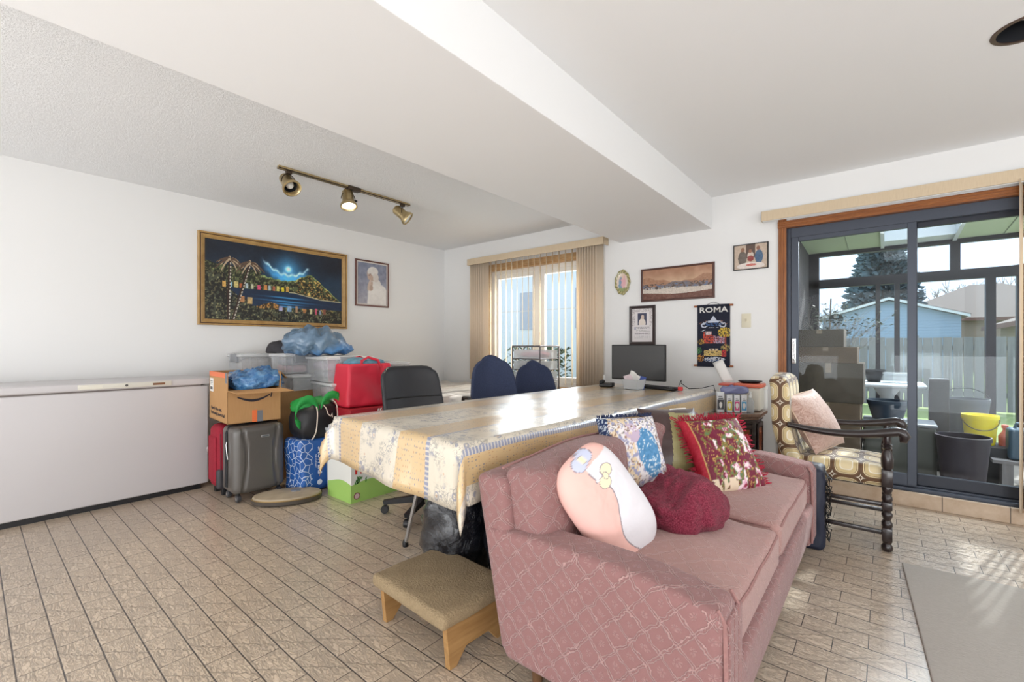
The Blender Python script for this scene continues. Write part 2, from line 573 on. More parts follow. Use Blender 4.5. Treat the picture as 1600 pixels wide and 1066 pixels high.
# jamb linings
g = G(); g.box(0, .02, 0, TW, 0, H); g.box(W-.02, W, 0, TW, 0, H); g.box(0, W, 0, TW, H-.02, H)
build('jamb', g, M_oak, d)
g = G()
g.box(.02, .055, .03, .15, 0, H-.02); g.box(W-.055, W-.02, .03, .15, 0, H-.02); g.box(.055, W-.055, .03, .15, H-.095, H-.02)
g.box(.055, W-.055, .02, .15, -.03, .022); g.box(.055, W-.055, .055, .06, .022, .034); g.box(.055, W-.055, .1, .105, .022, .034)
build('outer_frame', g, M_alu, d, bevel=.002)
def panel_frame(x0, x1, y0, y1, z0, z1, s=.048, b=.075):
    g = G()
    g.box(x0, x0+s, y0, y1, z0, z1); g.box(x1-s, x1, y0, y1, z0, z1)
    g.box(x0+s, x1-s, y0, y1, z1-s*.9, z1); g.box(x0+s, x1-s, y0, y1, z0, z0+b)
    return g
XM = .775
sl = build('sliding_panel', panel_frame(.057, XM+.022, .035, .07, .034, H-.085), M_alu, d, bevel=.002)
build('pane', G().box(.1, XM-.02, .050, .055, .10, H-.12), M_glass, sl)
fx = build('fixed_panel', panel_frame(XM-.02, W-.057, .085, .12, .034, H-.085), M_alud, d, bevel=.002)
build('pane', G().box(XM+.02, W-.10, .100, .105, .10, H-.12), M_glass, fx)
g = G().rbox(.062, .092, .012, .034, .86, 1.06, .005)
g.tube([(.077, .012, .89), (.077, -.012, .90), (.077, -.012, 1.02), (.077, .012, 1.03)], .006, 8)
build('handle', g, M_chrome, d)
# round emblem on the sliding pane: a disc cut by waves
M_decal = mat('dark_decal', srgb(38,50,52), .5)
g = G()
R_ = .044; cxx, czz = .345, 1.205
Nn = 40
def disc_strip(z0, z1, g, hole=None):
    # slice of the oval between two heights, with the small sun cut out
    n = 10
    for i in range(n):
        a = z0+(z1-z0)*i/n; b = z0+(z1-z0)*(i+1)/n
        m_ = (a+b)/2
        hw = math.sqrt(max(0, 1-(m_/.036)**2))*R_
        hx = 0
        if hole:
            t = (m_-hole[1])/hole[2]
            hx = math.sqrt(max(0, 1-t*t))*hole[2] if abs(t) < 1 else 0
        if hx > 0:
            g.box(cxx-hw, cxx-hx, .0485, .0498, czz+a, czz+b); g.box(cxx+hx, cxx+hw, .0485, .0498, czz+a, czz+b)
        else:
            g.box(cxx-hw, cxx+hw, .0485, .0498, czz+a, czz+b)
disc_strip(-.004, .0355, g, (0, .0145, .0155))
disc_strip(-.0125, -.0075, g, (0, -.010, .012)); disc_strip(-.0205, -.0155, g, (0, -.018, .012)); disc_strip(-.0355, -.0245, g, (0, -.0245, .009))
build('window_emblem', g, M_decal, sl)

def trans_linen():
    n = NT('linen_backlit')
    f = n.noise(n.coord(scale=(60,60,2)), 12, 3)
    n.base(n.mix(f, srgb(252,244,230), srgb(242,228,208))); n.set(Roughness=.8)
    tl = n.node('BsdfTranslucent'); tl.inputs[0].default_value = (*srgb(250,232,206), 1)
    m1 = n.node('MixShader'); m1.inputs[0].default_value = .5
    n.link(n.b.outputs[0], m1.inputs[1]); n.link(tl.outputs[0], m1.inputs[2]); n.link(m1.outputs[0], n.out.inputs[0])
    return n.m
M_tl = trans_linen()
# door valance and blind stack
M_linen = NT('linen_slats'); vec = M_linen.coord(scale=(1,1,1))
f = M_linen.noise(M_linen.coord(scale=(60,60,2)), 12, 3); f2 = M_linen.noise(M_linen.coord(scale=(3,3,60)), 12, 3)
M_linen.base(M_linen.mix(f, srgb(214,190,158), srgb(188,160,126))); M_linen.set(Roughness=.8)
M_linen.bump(M_linen.math('ADD', f, f2), .3, .002); M_linen = M_linen.m
M_linenH = NT('linen_valance')
f = M_linenH.noise(M_linenH.coord(scale=(120,1,6)), 3, 4); f2 = M_linenH.noise(M_linenH.coord(scale=(4,1,100)), 6, 3)
M_linenH.base(M_linenH.mix(f, srgb(222,204,176), srgb(202,180,150))); M_linenH.set(Roughness=.8)
M_linenH.bump(M_linenH.math('ADD', f, f2), .3, .002); M_linenH = M_linenH.m
M_white = mat('white_plastic', (.8,.8,.78), .4)
t = thing('vertical_blind', 'long beige fabric valance with its blind drawn aside over the patio door', 'blind', (.3, YB, 2.09))
g = G(); g.box(-1.06, 1.05, -.075, -.072, 0, .078); g.box(-1.06, -1.057, -.075, -.002, 0, .078); g.box(1.047, 1.05, -.075, -.002, 0, .078)
build('valance', g, M_linenH, t, bevel=.001)
g = G(); g.box(-1.055, 1.045, -.07, -.002, .05, .078); g.box(-1.04, 1.04, -.05, -.02, .015, .05); g.tube([(-1.052,-.07,-.004),(1.046,-.07,-.004)], .003, 6)
build('head_rail', g, M_white, t)
for i in range(9):
    x = .335 + .038*i
    g = G()
    def fn(u, v, x=x): return (x + .02*(u-.5), -.068+.085*u - .085*0, .02 - v*2.06)
    g.grid(lambda u, v: (x+.016*math.sin(u*PI)+.012*(u-.5), -.075+.08*u-.01, .015 - v*2.02), 4, 2)
    sl_ = build('slat', g, M_tl, t)
    so = sl_.modifiers.new('th', 'SOLIDIFY'); so.thickness = .0012

# ------------------------------------------------ window
wn_ = tag(bpy.data.objects.new('window_1', None), kind='structure'); COL.objects.link(wn_); wn_.location = (WX0, YB, WZ0)
W2, H2 = WX1-WX0, WZ1-WZ0
M_vinyl = mat('white_vinyl', (.82,.82,.82), .35)
g = G()
g.box(-.05, W2+.05, -.014, 0, H2-.005, H2+.05); g.box(-.05, 0, -.014, 0, -.05, H2); g.box(W2, W2+.05, -.014, 0, -.05, H2); g.box(-.05, W2+.05, -.018, 0, -.05, 0)
M_oakW = wood('honey_wood_casing', srgb(206,172,130), srgb(176,140,98), .4, (1,14,14), 5)
build('casing', g, M_oakW, wn_, bevel=.003)
g = G(); g.box(0, W2, 0, .15, H2-.03, H2); g.box(0, .02, 0, .15, 0, H2-.03); g.box(W2-.02, W2, 0, .15, 0, H2-.03); g.box(0, W2, 0, .15, 0, .02)
build('jamb', g, M_oakW, wn_)
g = G()
g.box(.02, .07, .05, .13, .02, H2-.03); g.box(W2-.07, W2-.02, .05, .13, .02, H2-.03); g.box(.07, W2-.07, .05, .13, .02, .07); g.box(.07, W2-.07, .05, .13, H2-.08, H2-.03)
g.box(W2/2-.03, W2/2+.03, .05, .13, .07, H2-.08)
build('window_frame', g, M_vinyl, wn_, bevel=.003)
M_wglass = glass('window_glass', (.96,.98,.99), .5)
for x0, x1 in ((.07, W2/2-.03), (W2/2+.03, W2-.07)):
    g = panel_frame(x0, x1, .06, .11, .07, H2-.08, .055, .055)
    sa = build('sash', g, M_vinyl, wn_, bevel=.003)
    g = G().box(x0+.05, x1-.05, .083, .087, .12, H2-.13)
    build('pane', g, M_wglass, sa)
    g = G(); g.box(x0+.05, x1-.05, .080, .090, H2*.62, H2*.62+.006)
    build('muntin', g, mat('grey_muntin', (.45,.46,.48), .4), sa)

# window blind
def sheer():
    n = NT('sheer_slat')
    tr = n.node('BsdfTransparent'); tr.inputs[0].default_value = (1,.98,.95,1)
    di = n.node('BsdfDiffuse'); di.inputs[0].default_value = (*srgb(236,222,200), 1)
    tl = n.node('BsdfTranslucent'); tl.inputs[0].default_value = (*srgb(246,232,212), 1)
    m1 = n.node('MixShader'); m1.inputs[0].default_value = .6
    n.link(di.outputs[0], m1.inputs[1]); n.link(tl.outputs[0], m1.inputs[2])
    m2 = n.node('MixShader')
    f = n.noise(n.coord(scale=(80,80,3)), 8, 2)
    n.val(m2.inputs[0], n.math('ADD', .50, n.math('MULTIPLY', f, .2)))
    n.link(tr.outputs[0], m2.inputs[1]); n.link(m1.outputs[0], m2.inputs[2])
    n.link(m2.outputs[0], n.out.inputs[0])
    return n.m
M_sheer = sheer()
t = thing('vertical_blind', 'open beige vertical blind of sheer slats hanging over the window', 'blind', (-3.1, YB, 2.105))
g = G(); g.box(-.955, .955, -.108, -.104, 0, .075); g.box(-.955, -.951, -.108, -.002, 0, .075); g.box(.951, .955, -.108, -.002, 0, .075); g.box(-.955,.955,-.108,-.002,.073,.076)
build('valance', g, M_linenH, t, bevel=.001)
g = G(); g.box(-.94, .94, -.075, -.035, .03, .07); build('head_rail', g, M_white, t)
def slat(x, ang, m, wd=.085, top=.03, ln=1.46):
    g = G()
    def fn(u, v):
        a = (u-.5)*wd
        b = .006*math.sin(u*PI)
        return (x + a*math.cos(ang)-b*math.sin(ang), -.055 + a*math.sin(ang)+b*math.cos(ang), top - v*ln)
    g.grid(fn, 4, 1)
    o = build('slat', g, m, t); so = o.modifiers.new('th', 'SOLIDIFY'); so.thickness = .001
for i in range(7): slat(-.90+.036*i, .5, M_tl)
for i in range(15): slat(-.60+.083*i, 2.55-.045*i+.06*math.sin(i*2), M_sheer, .075)
for i in range(8): slat(.66+.032*i, .7, M_tl)
g = G()
g.tube([(.962, -.09, .0), (.962, -.09, -1.3)], .0018, 6)
g.tube([(.952, -.09, .0), (.952, -.09, -1.3)], .0012, 6)
g.rbox(.945, .968, -.1, -.085, -1.38, -1.30, .004)
build('pull_cord', g, M_white, t)

# ------------------------------------------------ pot light
M_black = mat('matte_black', srgb(22,24,30), .6)
t = thing('recessed_light', 'round black recessed pot light in the ceiling at the upper right', 'ceiling light', (LX, LY, ZC))
g = G(); g.lathe([(LR-.004,.0),(LR-.006,.14),(.0,.142)], seg=40, cap=False)
build('baffle', g, M_black, t)
g = G(); g.lathe([(LR-.010,.002),(LR-.012,-.003),(LR+.004,-.003),(LR+.006,-.0005)], seg=48, cap=False)
build('trim_ring', g, mat('bronze_ring', srgb(96,74,66), .4, .4), t)
M_bulb = mat('lamp_glass', (.85,.85,.82), .15)
g = G(); g.lathe([(.002,.045),(.03,.05),(.05,.07),(.052,.09),(.03,.12),(.02,.14)], seg=24, cap=False)
build('bulb', g, M_bulb, t)
# ============================================================ SOFA
def quilt(name, c, line, p=.082, strength=.6, lo=.05):
    n = NT(name)
    vec = n.coord('UV')
    nz = n.node('TexNoise'); n.link(vec, nz.inputs['Vector']); nz.inputs['Scale'].default_value = 36; nz.inputs['Detail'].default_value = 3
    ad = n.node('VectorMath', operation='MULTIPLY_ADD'); n.link(nz.outputs['Color'], ad.inputs[0]); ad.inputs[1].default_value = (.028,.028,0); n.link(vec, ad.inputs[2])
    sep = n.node('SeparateXYZ'); n.link(ad.outputs[0], sep.inputs[0])
    x, y = n.math('DIVIDE', sep.outputs[0], p), n.math('DIVIDE', sep.outputs[1], p*1.05)
    def ln(v):
        f = n.math('FRACT', n.math('ADD', v, 100))
        d = n.math('ABSOLUTE', n.math('SUBTRACT', f, .5))       # .5 on the line
        d = n.math('SUBTRACT', .5, d)
        return n.math('ABSOLUTE', n.math('SUBTRACT', d, .055))
    a, b = ln(n.math('ADD', x, y)), ln(n.math('SUBTRACT', x, y))
    d = n.math('MINIMUM', a, b)
    mr = n.node('MapRange'); n.val(mr.inputs[0], d); mr.inputs[1].default_value = .012; mr.inputs[2].default_value = .034; mr.inputs[3].default_value = 1; mr.inputs[4].default_value = 0
    line_ = mr.outputs[0]
    # small woven flower in the middle of each diamond
    u = n.math('SUBTRACT', n.math('FRACT', n.math('ADD', n.math('ADD', x, y), 100)), .5)
    v = n.math('SUBTRACT', n.math('FRACT', n.math('ADD', n.math('SUBTRACT', x, y), 100)), .5)
    r = n.math('SQRT', n.math('ADD', n.math('MULTIPLY', u, u), n.math('MULTIPLY', v, v)))
    ang = n.math('ARCTAN2', u, v)
    pet = n.math('MULTIPLY', n.math('ADD', n.math('COSINE', n.math('MULTIPLY', ang, 7)), 1), .5)
    fl = n.math('MULTIPLY', pet, n.math('LESS_THAN', r, .17))
    fl = n.math('MULTIPLY', fl, n.math('GREATER_THAN', r, .05))
    fine = n.noise(vec, 420, 3, .6)
    big = n.noise(n.coord(), 3, 3)
    col = n.mix(n.math('MULTIPLY', fine, .45), c, tuple(q*.72 for q in c))
    col = n.mix(n.math('MULTIPLY', line_, .4), col, line)
    col = n.mix(n.math('MULTIPLY', fl, .22), col, line)
    col = n.mix(n.math('MULTIPLY', big, .18), col, tuple(q*.8 for q in c))
    n.base(col); n.set(Roughness=.9)
    n.b.inputs['Sheen Weight'].default_value = .25; n.b.inputs['Sheen Roughness'].default_value = .4
    n.b.inputs['Specular IOR Level'].default_value = .2
    h = n.math('ADD', n.math('MULTIPLY', line_, 1.0), n.math('MULTIPLY', fl, .4))
    h = n.math('ADD', h, n.math('MULTIPLY', fine, .35))
    wr = n.noise(vec, 14, 3)
    h = n.math('ADD', h, n.math('MULTIPLY', wr, .8))
    n.bump(h, strength, .0035)
    return n.m
C_pink = srgb(150,110,108)
M_sofa = quilt('rose_quilted_upholstery', C_pink, srgb(222,186,180), strength=.9)
M_sofa_seat = quilt('worn_rose_upholstery', srgb(176,138,132), srgb(208,172,165), strength=.6)
M_welt = mat('rose_welt', srgb(160,118,114), .9, var=.2, vscale=90)
M_dwood = wood('dark_sofa_foot', srgb(110,78,50), srgb(80,54,34), .5)
SX, SY0, SY1 = -.30, 1.10, 2.85
t = thing('sofa', 'old rose pink quilted sofa with two seat cushions and square arms', 'sofa', (-.66, 1.975, 0))
ox, oy = .66, -1.975
def lean(x, y, z):
    # the back and the rear of the arms lean outward
    k = max(0, (-.62 - x))/.35
    return (x + ox - k*(z-.1)*.215 + 0, y+oy, z)
def arm(y0, y1, outer):
    g = G()
    def fn(x, y, z):
        # a little flare outward towards the top
        X, Y, Z = lean(x, y, z)
        Y += outer*.012*max(0, z-.3)/.2
        Z += -.018*math.exp(-((x+.28)/.12)**2) + .012*math.exp(-((x+.62)/.25)**2)*(z>.4)
        return (X, Y, Z)
    g.rbox(-.95, SX+.015, y0, y1, .09, .50, .028, 3, (10,2,6), fn=fn)
    return g
for y0, y1, s_ in ((SY0, SY0+.145, -1), (SY1-.145, SY1, 1)):
    a = build('arm', arm(y0, y1, s_), M_sofa, t, 60)
    g = G()
    for yy in (y0+.014, y1-.014):
        g.tube([(SX+.018+ox, yy+oy, .10), (SX+.020+ox, yy+oy, .3), (SX+.016+ox, yy+oy, .455), (SX-.0+ox, yy+oy, .482)], .0055, 6)
    build('welt', g, M_welt, a)
    g = G()   # pleated front strip
    for k in range(3):
        yy = y0+.03+.04*k
        g.rbox(SX+.008+ox, SX+.024+ox, yy+oy, yy+.042+oy, .10, .455, .008, 2)
    build('front_strip', g, M_sofa, a, 60)
g = G()
g.rbox(-.93, SX+.004, SY0+.10, SY1-.10, .10, .30, .02, 2, (4,10,3), fn=lambda x,y,z: (x+ox+.02*math.sin((z-.1)*8), y+oy, z))
build('seat_base', g, M_sofa, t, 60)
# back frame
g = G()
g.rbox(-1.0, -.90, SY0+.004, SY1-.004, .10, .665, .03, 3, (2,14,6), fn=lambda x,y,z: lean(x+.035, y, z+.02*math.sin((y-1.1)*1.9)))
build('backrest', g, M_sofa, t, 60)
rng = random.Random(3)
def puff(x, y, z, cx, cy, cz, hx, hy, hz, amp):
    return 0
for i, (y0, y1) in enumerate(((1.135, 1.985), (1.975, 2.80))):
    cy = (y0+y1)/2
    def fn(x, y, z, cy=cy, y0=y0, y1=y1, i=i):
        q = (y-cy)/((y1-y0)/2)
        bul = .022*(1-q*q)*(1 if x > -.87 else .2)
        dent = .012*math.sin(y*17+z*9+i)*(x > -.87)
        X = x + bul + dent - (z-.4)*.16
        return (X+ox, y+oy, z + .016*(1-q**4)*(z > .6) + .008*math.sin(y*9+i)*(z > .6))
    c = build('back_cushion', G().rbox(-.945, -.79, y0, y1, .36, .70, .045, 4, (2,12,6), fn=fn), M_sofa, t, 70)
    g = G()
    P = [fn(-.935, y0+(y1-y0)*k/14, .690) for k in range(15)]
    P = [(p[0]+.004, p[1], p[2]+.008) for p in P]
    g.tube(P, .0045, 6)
    build('welt', g, M_welt, c)
for i, (y0, y1) in enumerate(((1.25, 1.925), (1.935, 2.70))):
    cy = (y0+y1)/2
    def fn(x, y, z, cy=cy, y0=y0, y1=y1, i=i):
        q = (y-cy)/((y1-y0)/2); p = (x+.54)/.26
        up = (1-q*q)*(1-min(1, p*p))*.030 if z > .34 else 0
        w_ = .005*math.sin(x*21+y*7)+.004*math.sin(y*23-x*9)
        return (x+ox, y+oy, z + up + (w_ if z > .34 else 0) - (.018 if i == 0 else 0)*max(0, p) )
    c = build('seat_cushion', G().rbox(-.83, SX+.002, y0, y1, .29, .425, .03, 3, (10,12,3), fn=fn), M_sofa_seat, t, 70)
    g = G()
    for zz in (.410, .308):
        P = [fn(-.78+.0, y0+.006, zz)] + [fn(SX-.035, y0+.006, zz)] + [fn(SX-.004, y0+.03, zz)] + [fn(SX-.002, y0+.04+(y1-y0-.08)*k/8, zz) for k in range(9)] + [fn(SX-.004, y1-.03, zz), fn(SX-.035, y1-.006, zz), fn(-.78, y1-.006, zz)]
        g.tube(P, .0045, 6)
    build('welt', g, M_welt, c)
for x, y in ((-.35, 1.17), (-.35, 2.79), (-.86, 1.17), (-.86, 2.79)):
    build('leg', G().lathe([(.013,0),(.016,.01),(.024,.135)], (x+ox, y+oy, 0), 12), M_dwood, t)

# ============================================================ LONG TABLE WITH PRINTED CLOTH
M_steel = mat('brushed_steel', (.55,.56,.58), .3, 1)
M_tabletop = mat('grey_table_top', srgb(190,186,180), .5)
tx, ty = -1.53, 2.42
TA = -math.radians(2.6)
t = thing('long_table', 'long folding table buried under the cream printed cloth behind the sofa', 'table', (tx, ty, 0), TA)
TWD, TLN = .455, 1.30
build('tabletop', G().rbox(-TWD, TWD, -TLN, TLN, .715, .748, .01), M_tabletop, t)
for sx in (-1, 1):
    for yy in (-.95, -.1, .1, .85):
        build('leg', G().tube([(sx*.36, yy if (sx, yy) != (-1, -.95) else -.6, .0), (sx*.36, yy if (sx, yy) != (-1, -.95) else -.6, .716)], .013, 8), M_steel, t)

def cloth_mat():
    n = NT('printed_vinyl_cloth')
    vec = n.coord('UV')
    sep = n.node('SeparateXYZ'); n.link(vec, sep.inputs[0]); x = sep.outputs[0]
    cream, tan, blue, oliv = srgb(216,206,188), srgb(208,178,132), srgb(122,127,152), srgb(160,150,110)
    # stripes across the width: x runs -.455-.21 .. .455+.21
    edges = [(-.665,'T'),(-.50,'B'),(-.485,'F'),(-.40,'B'),(-.385,'T'),(-.20,'F'),(.095,'T'),(.27,'B'),(.292,'F'),(.478,'B'),(.502,'T'),(.60,'F')]
    def mask(kind):
        acc = None
        for i, (a, k) in enumerate(edges):
            if k != kind: continue
            b = edges[i+1][0] if i+1 < len(edges) else 2
            m_ = n.math('MULTIPLY', n.math('GREATER_THAN', x, a if i else -3), n.math('LESS_THAN', x, b))
            acc = m_ if acc is None else n.math('ADD', acc, m_)
        return acc
    mt, mb, mf = mask('T'), mask('B'), mask('F')
    # tan ground with little leaf specks
    v = n.voro(n.coord('UV', scale=(1,.6,1)), 90, rnd=.35)
    dots = n.ramp(v.outputs['Distance'], [(.20,(1,1,1)),(.27,(0,0,0))])
    dc = n.mix(n.node('TexWhiteNoise').outputs[0], srgb(176,120,78), blue)
    tanc = n.mix(dots, tan, n.mix(n.ramp(v.outputs['Color'], [(.4,(0,0,0)),(.5,(1,1,1))]), srgb(190,146,104), srgb(140,134,134)))
    # flowers on cream
    v2 = n.voro(vec, 24, rnd=.9)
    ring = n.math('ABSOLUTE', n.math('SUBTRACT', v2.outputs['Distance'], .3))
    nz = n.noise(vec, 70, 4, .6, 1.5)
    sc = n.ramp(nz, [(.50,(0,0,0)),(.56,(1,1,1)),(.6,(1,1,1)),(.66,(0,0,0))])
    clu = n.ramp(n.noise(vec, 11, 2), [(.42,(0,0,0)),(.52,(1,1,1))])
    m1 = n.math('MULTIPLY', n.math('MULTIPLY', n.math('LESS_THAN', ring, .07), clu), .75)
    fc = n.mix(m1, cream, blue)
    fc = n.mix(n.math('MULTIPLY', n.math('MULTIPLY', sc, clu), .85), fc, n.mix(n.noise(vec, 9, 2), srgb(120,130,150), srgb(164,150,118)))
    fc = n.mix(n.math('MULTIPLY', n.math('LESS_THAN', v2.outputs['Distance'], .13), .6), fc, srgb(196,150,120))
    # blue border with pale chain
    y2 = n.math('FRACT', n.math('ADD', n.math('MULTIPLY', sep.outputs[1], 60), 200))
    bc = n.mix(n.math('MULTIPLY', n.math('GREATER_THAN', y2, .6), .7), srgb(134,138,160), cream)
    col = n.mix(mb, n.mix(mf, tanc, fc), bc)
    n.base(col)
    n.set(Roughness=.22)
    n.b.inputs['Coat Weight'].default_value = 1; n.b.inputs['Coat Roughness'].default_value = .33; n.b.inputs['Coat IOR'].default_value = 1.6
    wv = n.noise(n.coord('UV', scale=(1,.4,1)), 9, 4, .55, .8)
    n.bump(wv, .35, .012)
    return n.m
M_cloth = cloth_mat()
def cloth():
    # rows/cols over unfolded sheet, drop .21 on the long and near sides
    dr = .205
    hx, hy, zt = TWD+.008, TLN+.008, .756
    xs = [-hx-dr+dr*i/7 for i in range(7)] + [-hx + 2*hx*i/26 for i in range(27)] + [hx+dr*(i+1)/7 for i in range(7)]
    ys = [-hy-dr+dr*i/7 for i in range(7)] + [-hy + 2*hy*i/60 for i in range(61)] + [hy+.03*(i+1) for i in range(1)]
    V = []; U = []
    for y in ys:
        for x in xs:
            ex = max(0, abs(x)-hx); sx = 1 if x > 0 else -1
            ey = max(0, -hy-y)
            if ex > 0 and ey > 0:
                # hanging corner: the surplus folds into a pointed drape
                r = math.hypot(ex, ey); a = math.atan2(ey, ex)
                k = abs(a-PI/4)/(PI/4)           # 0 on the diagonal
                zz = -r*1.0*(1-.0*k)
                out = .010 + .050*(1-k)*min(1, r/.15) 
                px_ = sx*(hx + out*math.cos(a)*1.2); py_ = -hy - out*math.sin(a)*1.2
                V.append((px_, py_, zt+zz))
            elif ex > 0:
                wv = .010*math.sin(y*9+sx)+.006*math.sin(y*23)
                V.append((sx*(hx+.008+(.012+wv)*ex/dr), y, zt-ex + .004*math.sin(y*5)))
            elif ey > 0:
                wv = .012*math.sin(x*8+1)+.006*math.sin(x*19)
                V.append((x, -hy-.008-(.014+wv)*ey/dr, zt-ey*(1+.14*(x+.45)) ))
            elif y > hy:
                V.append((x, hy+.005, zt-(y-hy)))
            else:
                e = min(hx-abs(x), y+hy)
                b = .0022*math.sin(x*13+y*5)*math.sin(y*7-x*3)*min(1, e/.08)
                # a few standing creases in the plastic
                for cx_, cy_, an, ln in ((.05,-.55,.5,.16),(.15,-.15,.35,.2),(-.15,-.2,.9,.1),(.2,.5,.4,.2),(-.1,.8,1.2,.15)):
                    dx_, dy_ = x-cx_, y-cy_
                    s_ = dx_*math.cos(an)+dy_*math.sin(an); q_ = -dx_*math.sin(an)+dy_*math.cos(an)
                    b += .006*math.exp(-(q_/.02)**2)*math.exp(-(s_/ln)**2)
                V.append((x, y, zt+b))
            U.append((x, y))
    nx = len(xs); F = [(j*nx+i, j*nx+i+1, (j+1)*nx+i+1, (j+1)*nx+i) for j in range(len(ys)-1) for i in range(nx-1)]
    g = G().add(V, F); g.uv = U
    return g
o = single('tablecloth', cloth(), M_cloth, 'cream and tan printed vinyl tablecloth with blue floral stripes on the long table', 'tablecloth', (tx, ty, 0), TA, smooth=80)
so = o.modifiers.new('th', 'SOLIDIFY'); so.thickness = .0015

# ============================================================ CARPETED STOOL
M_carpetT = NT('tan_carpet'); v = M_carpetT.coord()
f = M_carpetT.noise(v, 130, 4, .7); f2 = M_carpetT.noise(v, 5, 3)
M_carpetT.base(M_carpetT.mix(f2, M_carpetT.mix(f, srgb(152,130,98), srgb(202,178,142)), M_carpetT.mix(f, srgb(138,116,86), srgb(190,166,130))))
M_carpetT.set(Roughness=1); M_carpetT.bump(f, 1, .012); M_carpetT = M_carpetT.m
M_pine = wood('pine_board', srgb(176,136,86), srgb(150,110,64), .55, (8,1,8), 6)
t = thing('step_stool', 'low wooden step stool covered in tan carpet beside the sofa', 'stool', (-1.33, 1.18, 0), -math.radians(3))
g = G().rbox(-.225, .225, -.175, .175, .148, .202, .022, 4, (16,12,2), fn=lambda x,y,z: (x, y, z+.0025*math.sin(x*40)*math.sin(y*37)))
build('carpet_cover', g, M_carpetT, t, 80)
for sx in (-1, 1):
    g = G().prism([(-.13,0),(-.10,0),(-.055,.05),(.055,.05),(.10,0),(.13,0),(.145,.15),(-.145,.15)], sx*.195-.012, sx*.195+.012, 'x')
    build('leg', g, M_pine, t, None, bevel=.002)
build('rail', G().box(-.183, .183, -.009, .009, .10, .149), M_pine, t)

# ============================================================ END TABLE
M_dark = wood('dark_walnut', srgb(66,50,46), srgb(40,32,32), .35, (1,1,10), 5)
M_wtop = wood('walnut_top', srgb(134,104,88), srgb(104,78,64), .22, (1,9,1), 5, coat=.4)
t = thing('end_table', 'octagonal dark wood end table with lattice doors past the sofa', 'side table', (-.99, 3.80, 0))
def octo(R, cut=.414):
    a = R; b = R*cut
    return [(-b,-a),(b,-a),(a,-b),(a,b),(b,a),(-b,a),(-a,b),(-a,-b)]
g = G().prism(octo(.285), .555, .575); g.prism(octo(.30), .575, .60)
build('tabletop', g, M_wtop, t, None, bevel=.006)
g = G().prism(octo(.262), .06, .555); g.prism(octo(.275), .0, .06); g.prism(octo(.272), .535, .555)
build('cabinet', g, M_dark, t, None, bevel=.004)
M_copper = mat('copper_mesh', srgb(150,84,52), .5, .4)
for ang in (0, PI/4, PI/2, -PI/4):
    m_ = Matrix.Rotation(ang, 4, 'Z')
    g = G().box(-.088, .088, -.270, -.262, .09, .52)
    g.box(-.088, -.068, -.277, -.262, .09, .52); g.box(.068, .088, -.277, -.262, .09, .52); g.box(-.068, .068, -.277, -.262, .09, .13); g.box(-.068, .068, -.277, -.262, .49, .52); g.box(-.068,.068,-.275,-.262,.27,.30)
    g.xf(m_)
    dd = build('door', g, M_dark, t, None, bevel=.003)
    g = G().box(-.054, .054, -.2715, -.2705, .30, .48)
    for k in range(-9, 10):
        for s_ in (-1, 1):
            z0 = .39+k*.02
            P = [(-.052, -.273, z0-s_*.03), (.052, -.273, z0+s_*.03)]
            if min(P[0][2], P[1][2]) < .303 or max(P[0][2], P[1][2]) > .477: continue
            g.tube(P, .0022, 4)
    g.xf(m_)
    build('lattice', g, M_copper, dd, None)
    g = G().box(-.045, .045, -.2725, -.268, .15, .25).xf(m_)
    build('raised_panel', g, M_dark, dd, None, bevel=.004)

# ============================================================ ARMCHAIR
def retro():
    n = NT('retro_squares_upholstery'); vec = n.coord('UV')
    sep = n.node('SeparateXYZ'); n.link(vec, sep.inputs[0])
    p = .128
    x = n.math('DIVIDE', sep.outputs[0], p); y = n.math('DIVIDE', sep.outputs[1], p)
    fx = n.math('ABSOLUTE', n.math('SUBTRACT', n.math('FRACT', n.math('ADD', x, 50.3)), .5))
    fy = n.math('ABSOLUTE', n.math('SUBTRACT', n.math('FRACT', n.math('ADD', y, 50.1)), .5))
    # rounded squares: superellipse distance
    d = n.math('POWER', n.math('ADD', n.math('POWER', fx, 3.4), n.math('POWER', fy, 3.4)), 1/3.4)
    brown, cream, oliv, white = srgb(92,62,34), srgb(226,208,166), srgb(188,160,104), srgb(238,230,212)
    col = n.ramp(d, [(0, cream), (.20, white), (.235, srgb(206,184,134)), (.365, brown), (.38, cream), (.415, brown), (.44, srgb(120,84,46)), (.455, brown), (.47, brown)], 'CONSTANT')
    # star where four meet
    gx = n.math('SUBTRACT', .5, fx); gy = n.math('SUBTRACT', .5, fy)
    st = n.math('ADD', n.math('SQRT', gx), n.math('SQRT', gy))
    col = n.mix(n.math('LESS_THAN', st, .46), col, white)
    col = n.mix(n.math('LESS_THAN', st, .36), col, brown)
    n.base(col); n.set(Roughness=.55)
    n.b.inputs['Sheen Weight'].default_value = .3
    n.bump(n.math('ADD', n.math('MULTIPLY', n.math('LESS_THAN', d, .39), .5), n.noise(vec, 300, 2)), .3, .002)
    return n.m
M_retro = retro()
M_ebony = mat('ebonised_wood', srgb(38,28,28), .28, coat=.4)
t = thing('armchair', 'carved dark wood armchair upholstered in brown and cream retro squares', 'chair', (-.19, 3.35, 0))
def Lp(x, y, z): return (x+.19, y-3.35, z)
g = G().rbox(-.43+.19, .01+.19, 3.13-3.35, 3.57-3.35, .335, .44, .035, 4, (8,8,3), fn=lambda x,y,z: (x, y, z+.03*(1-((x)/.24)**2)*(1-(y/.24)**2)*(z>.40)))
build('seat', g, M_retro, t, 70)
def bk(x, y, z):
    # wavy padded back, leaning
    zz = (z-.42)/.49
    return (x - zz*.10 - .02*math.sin(zz*5) - .0*y, y, z + .02*(1-(y/.2)**2)*(zz > .9))
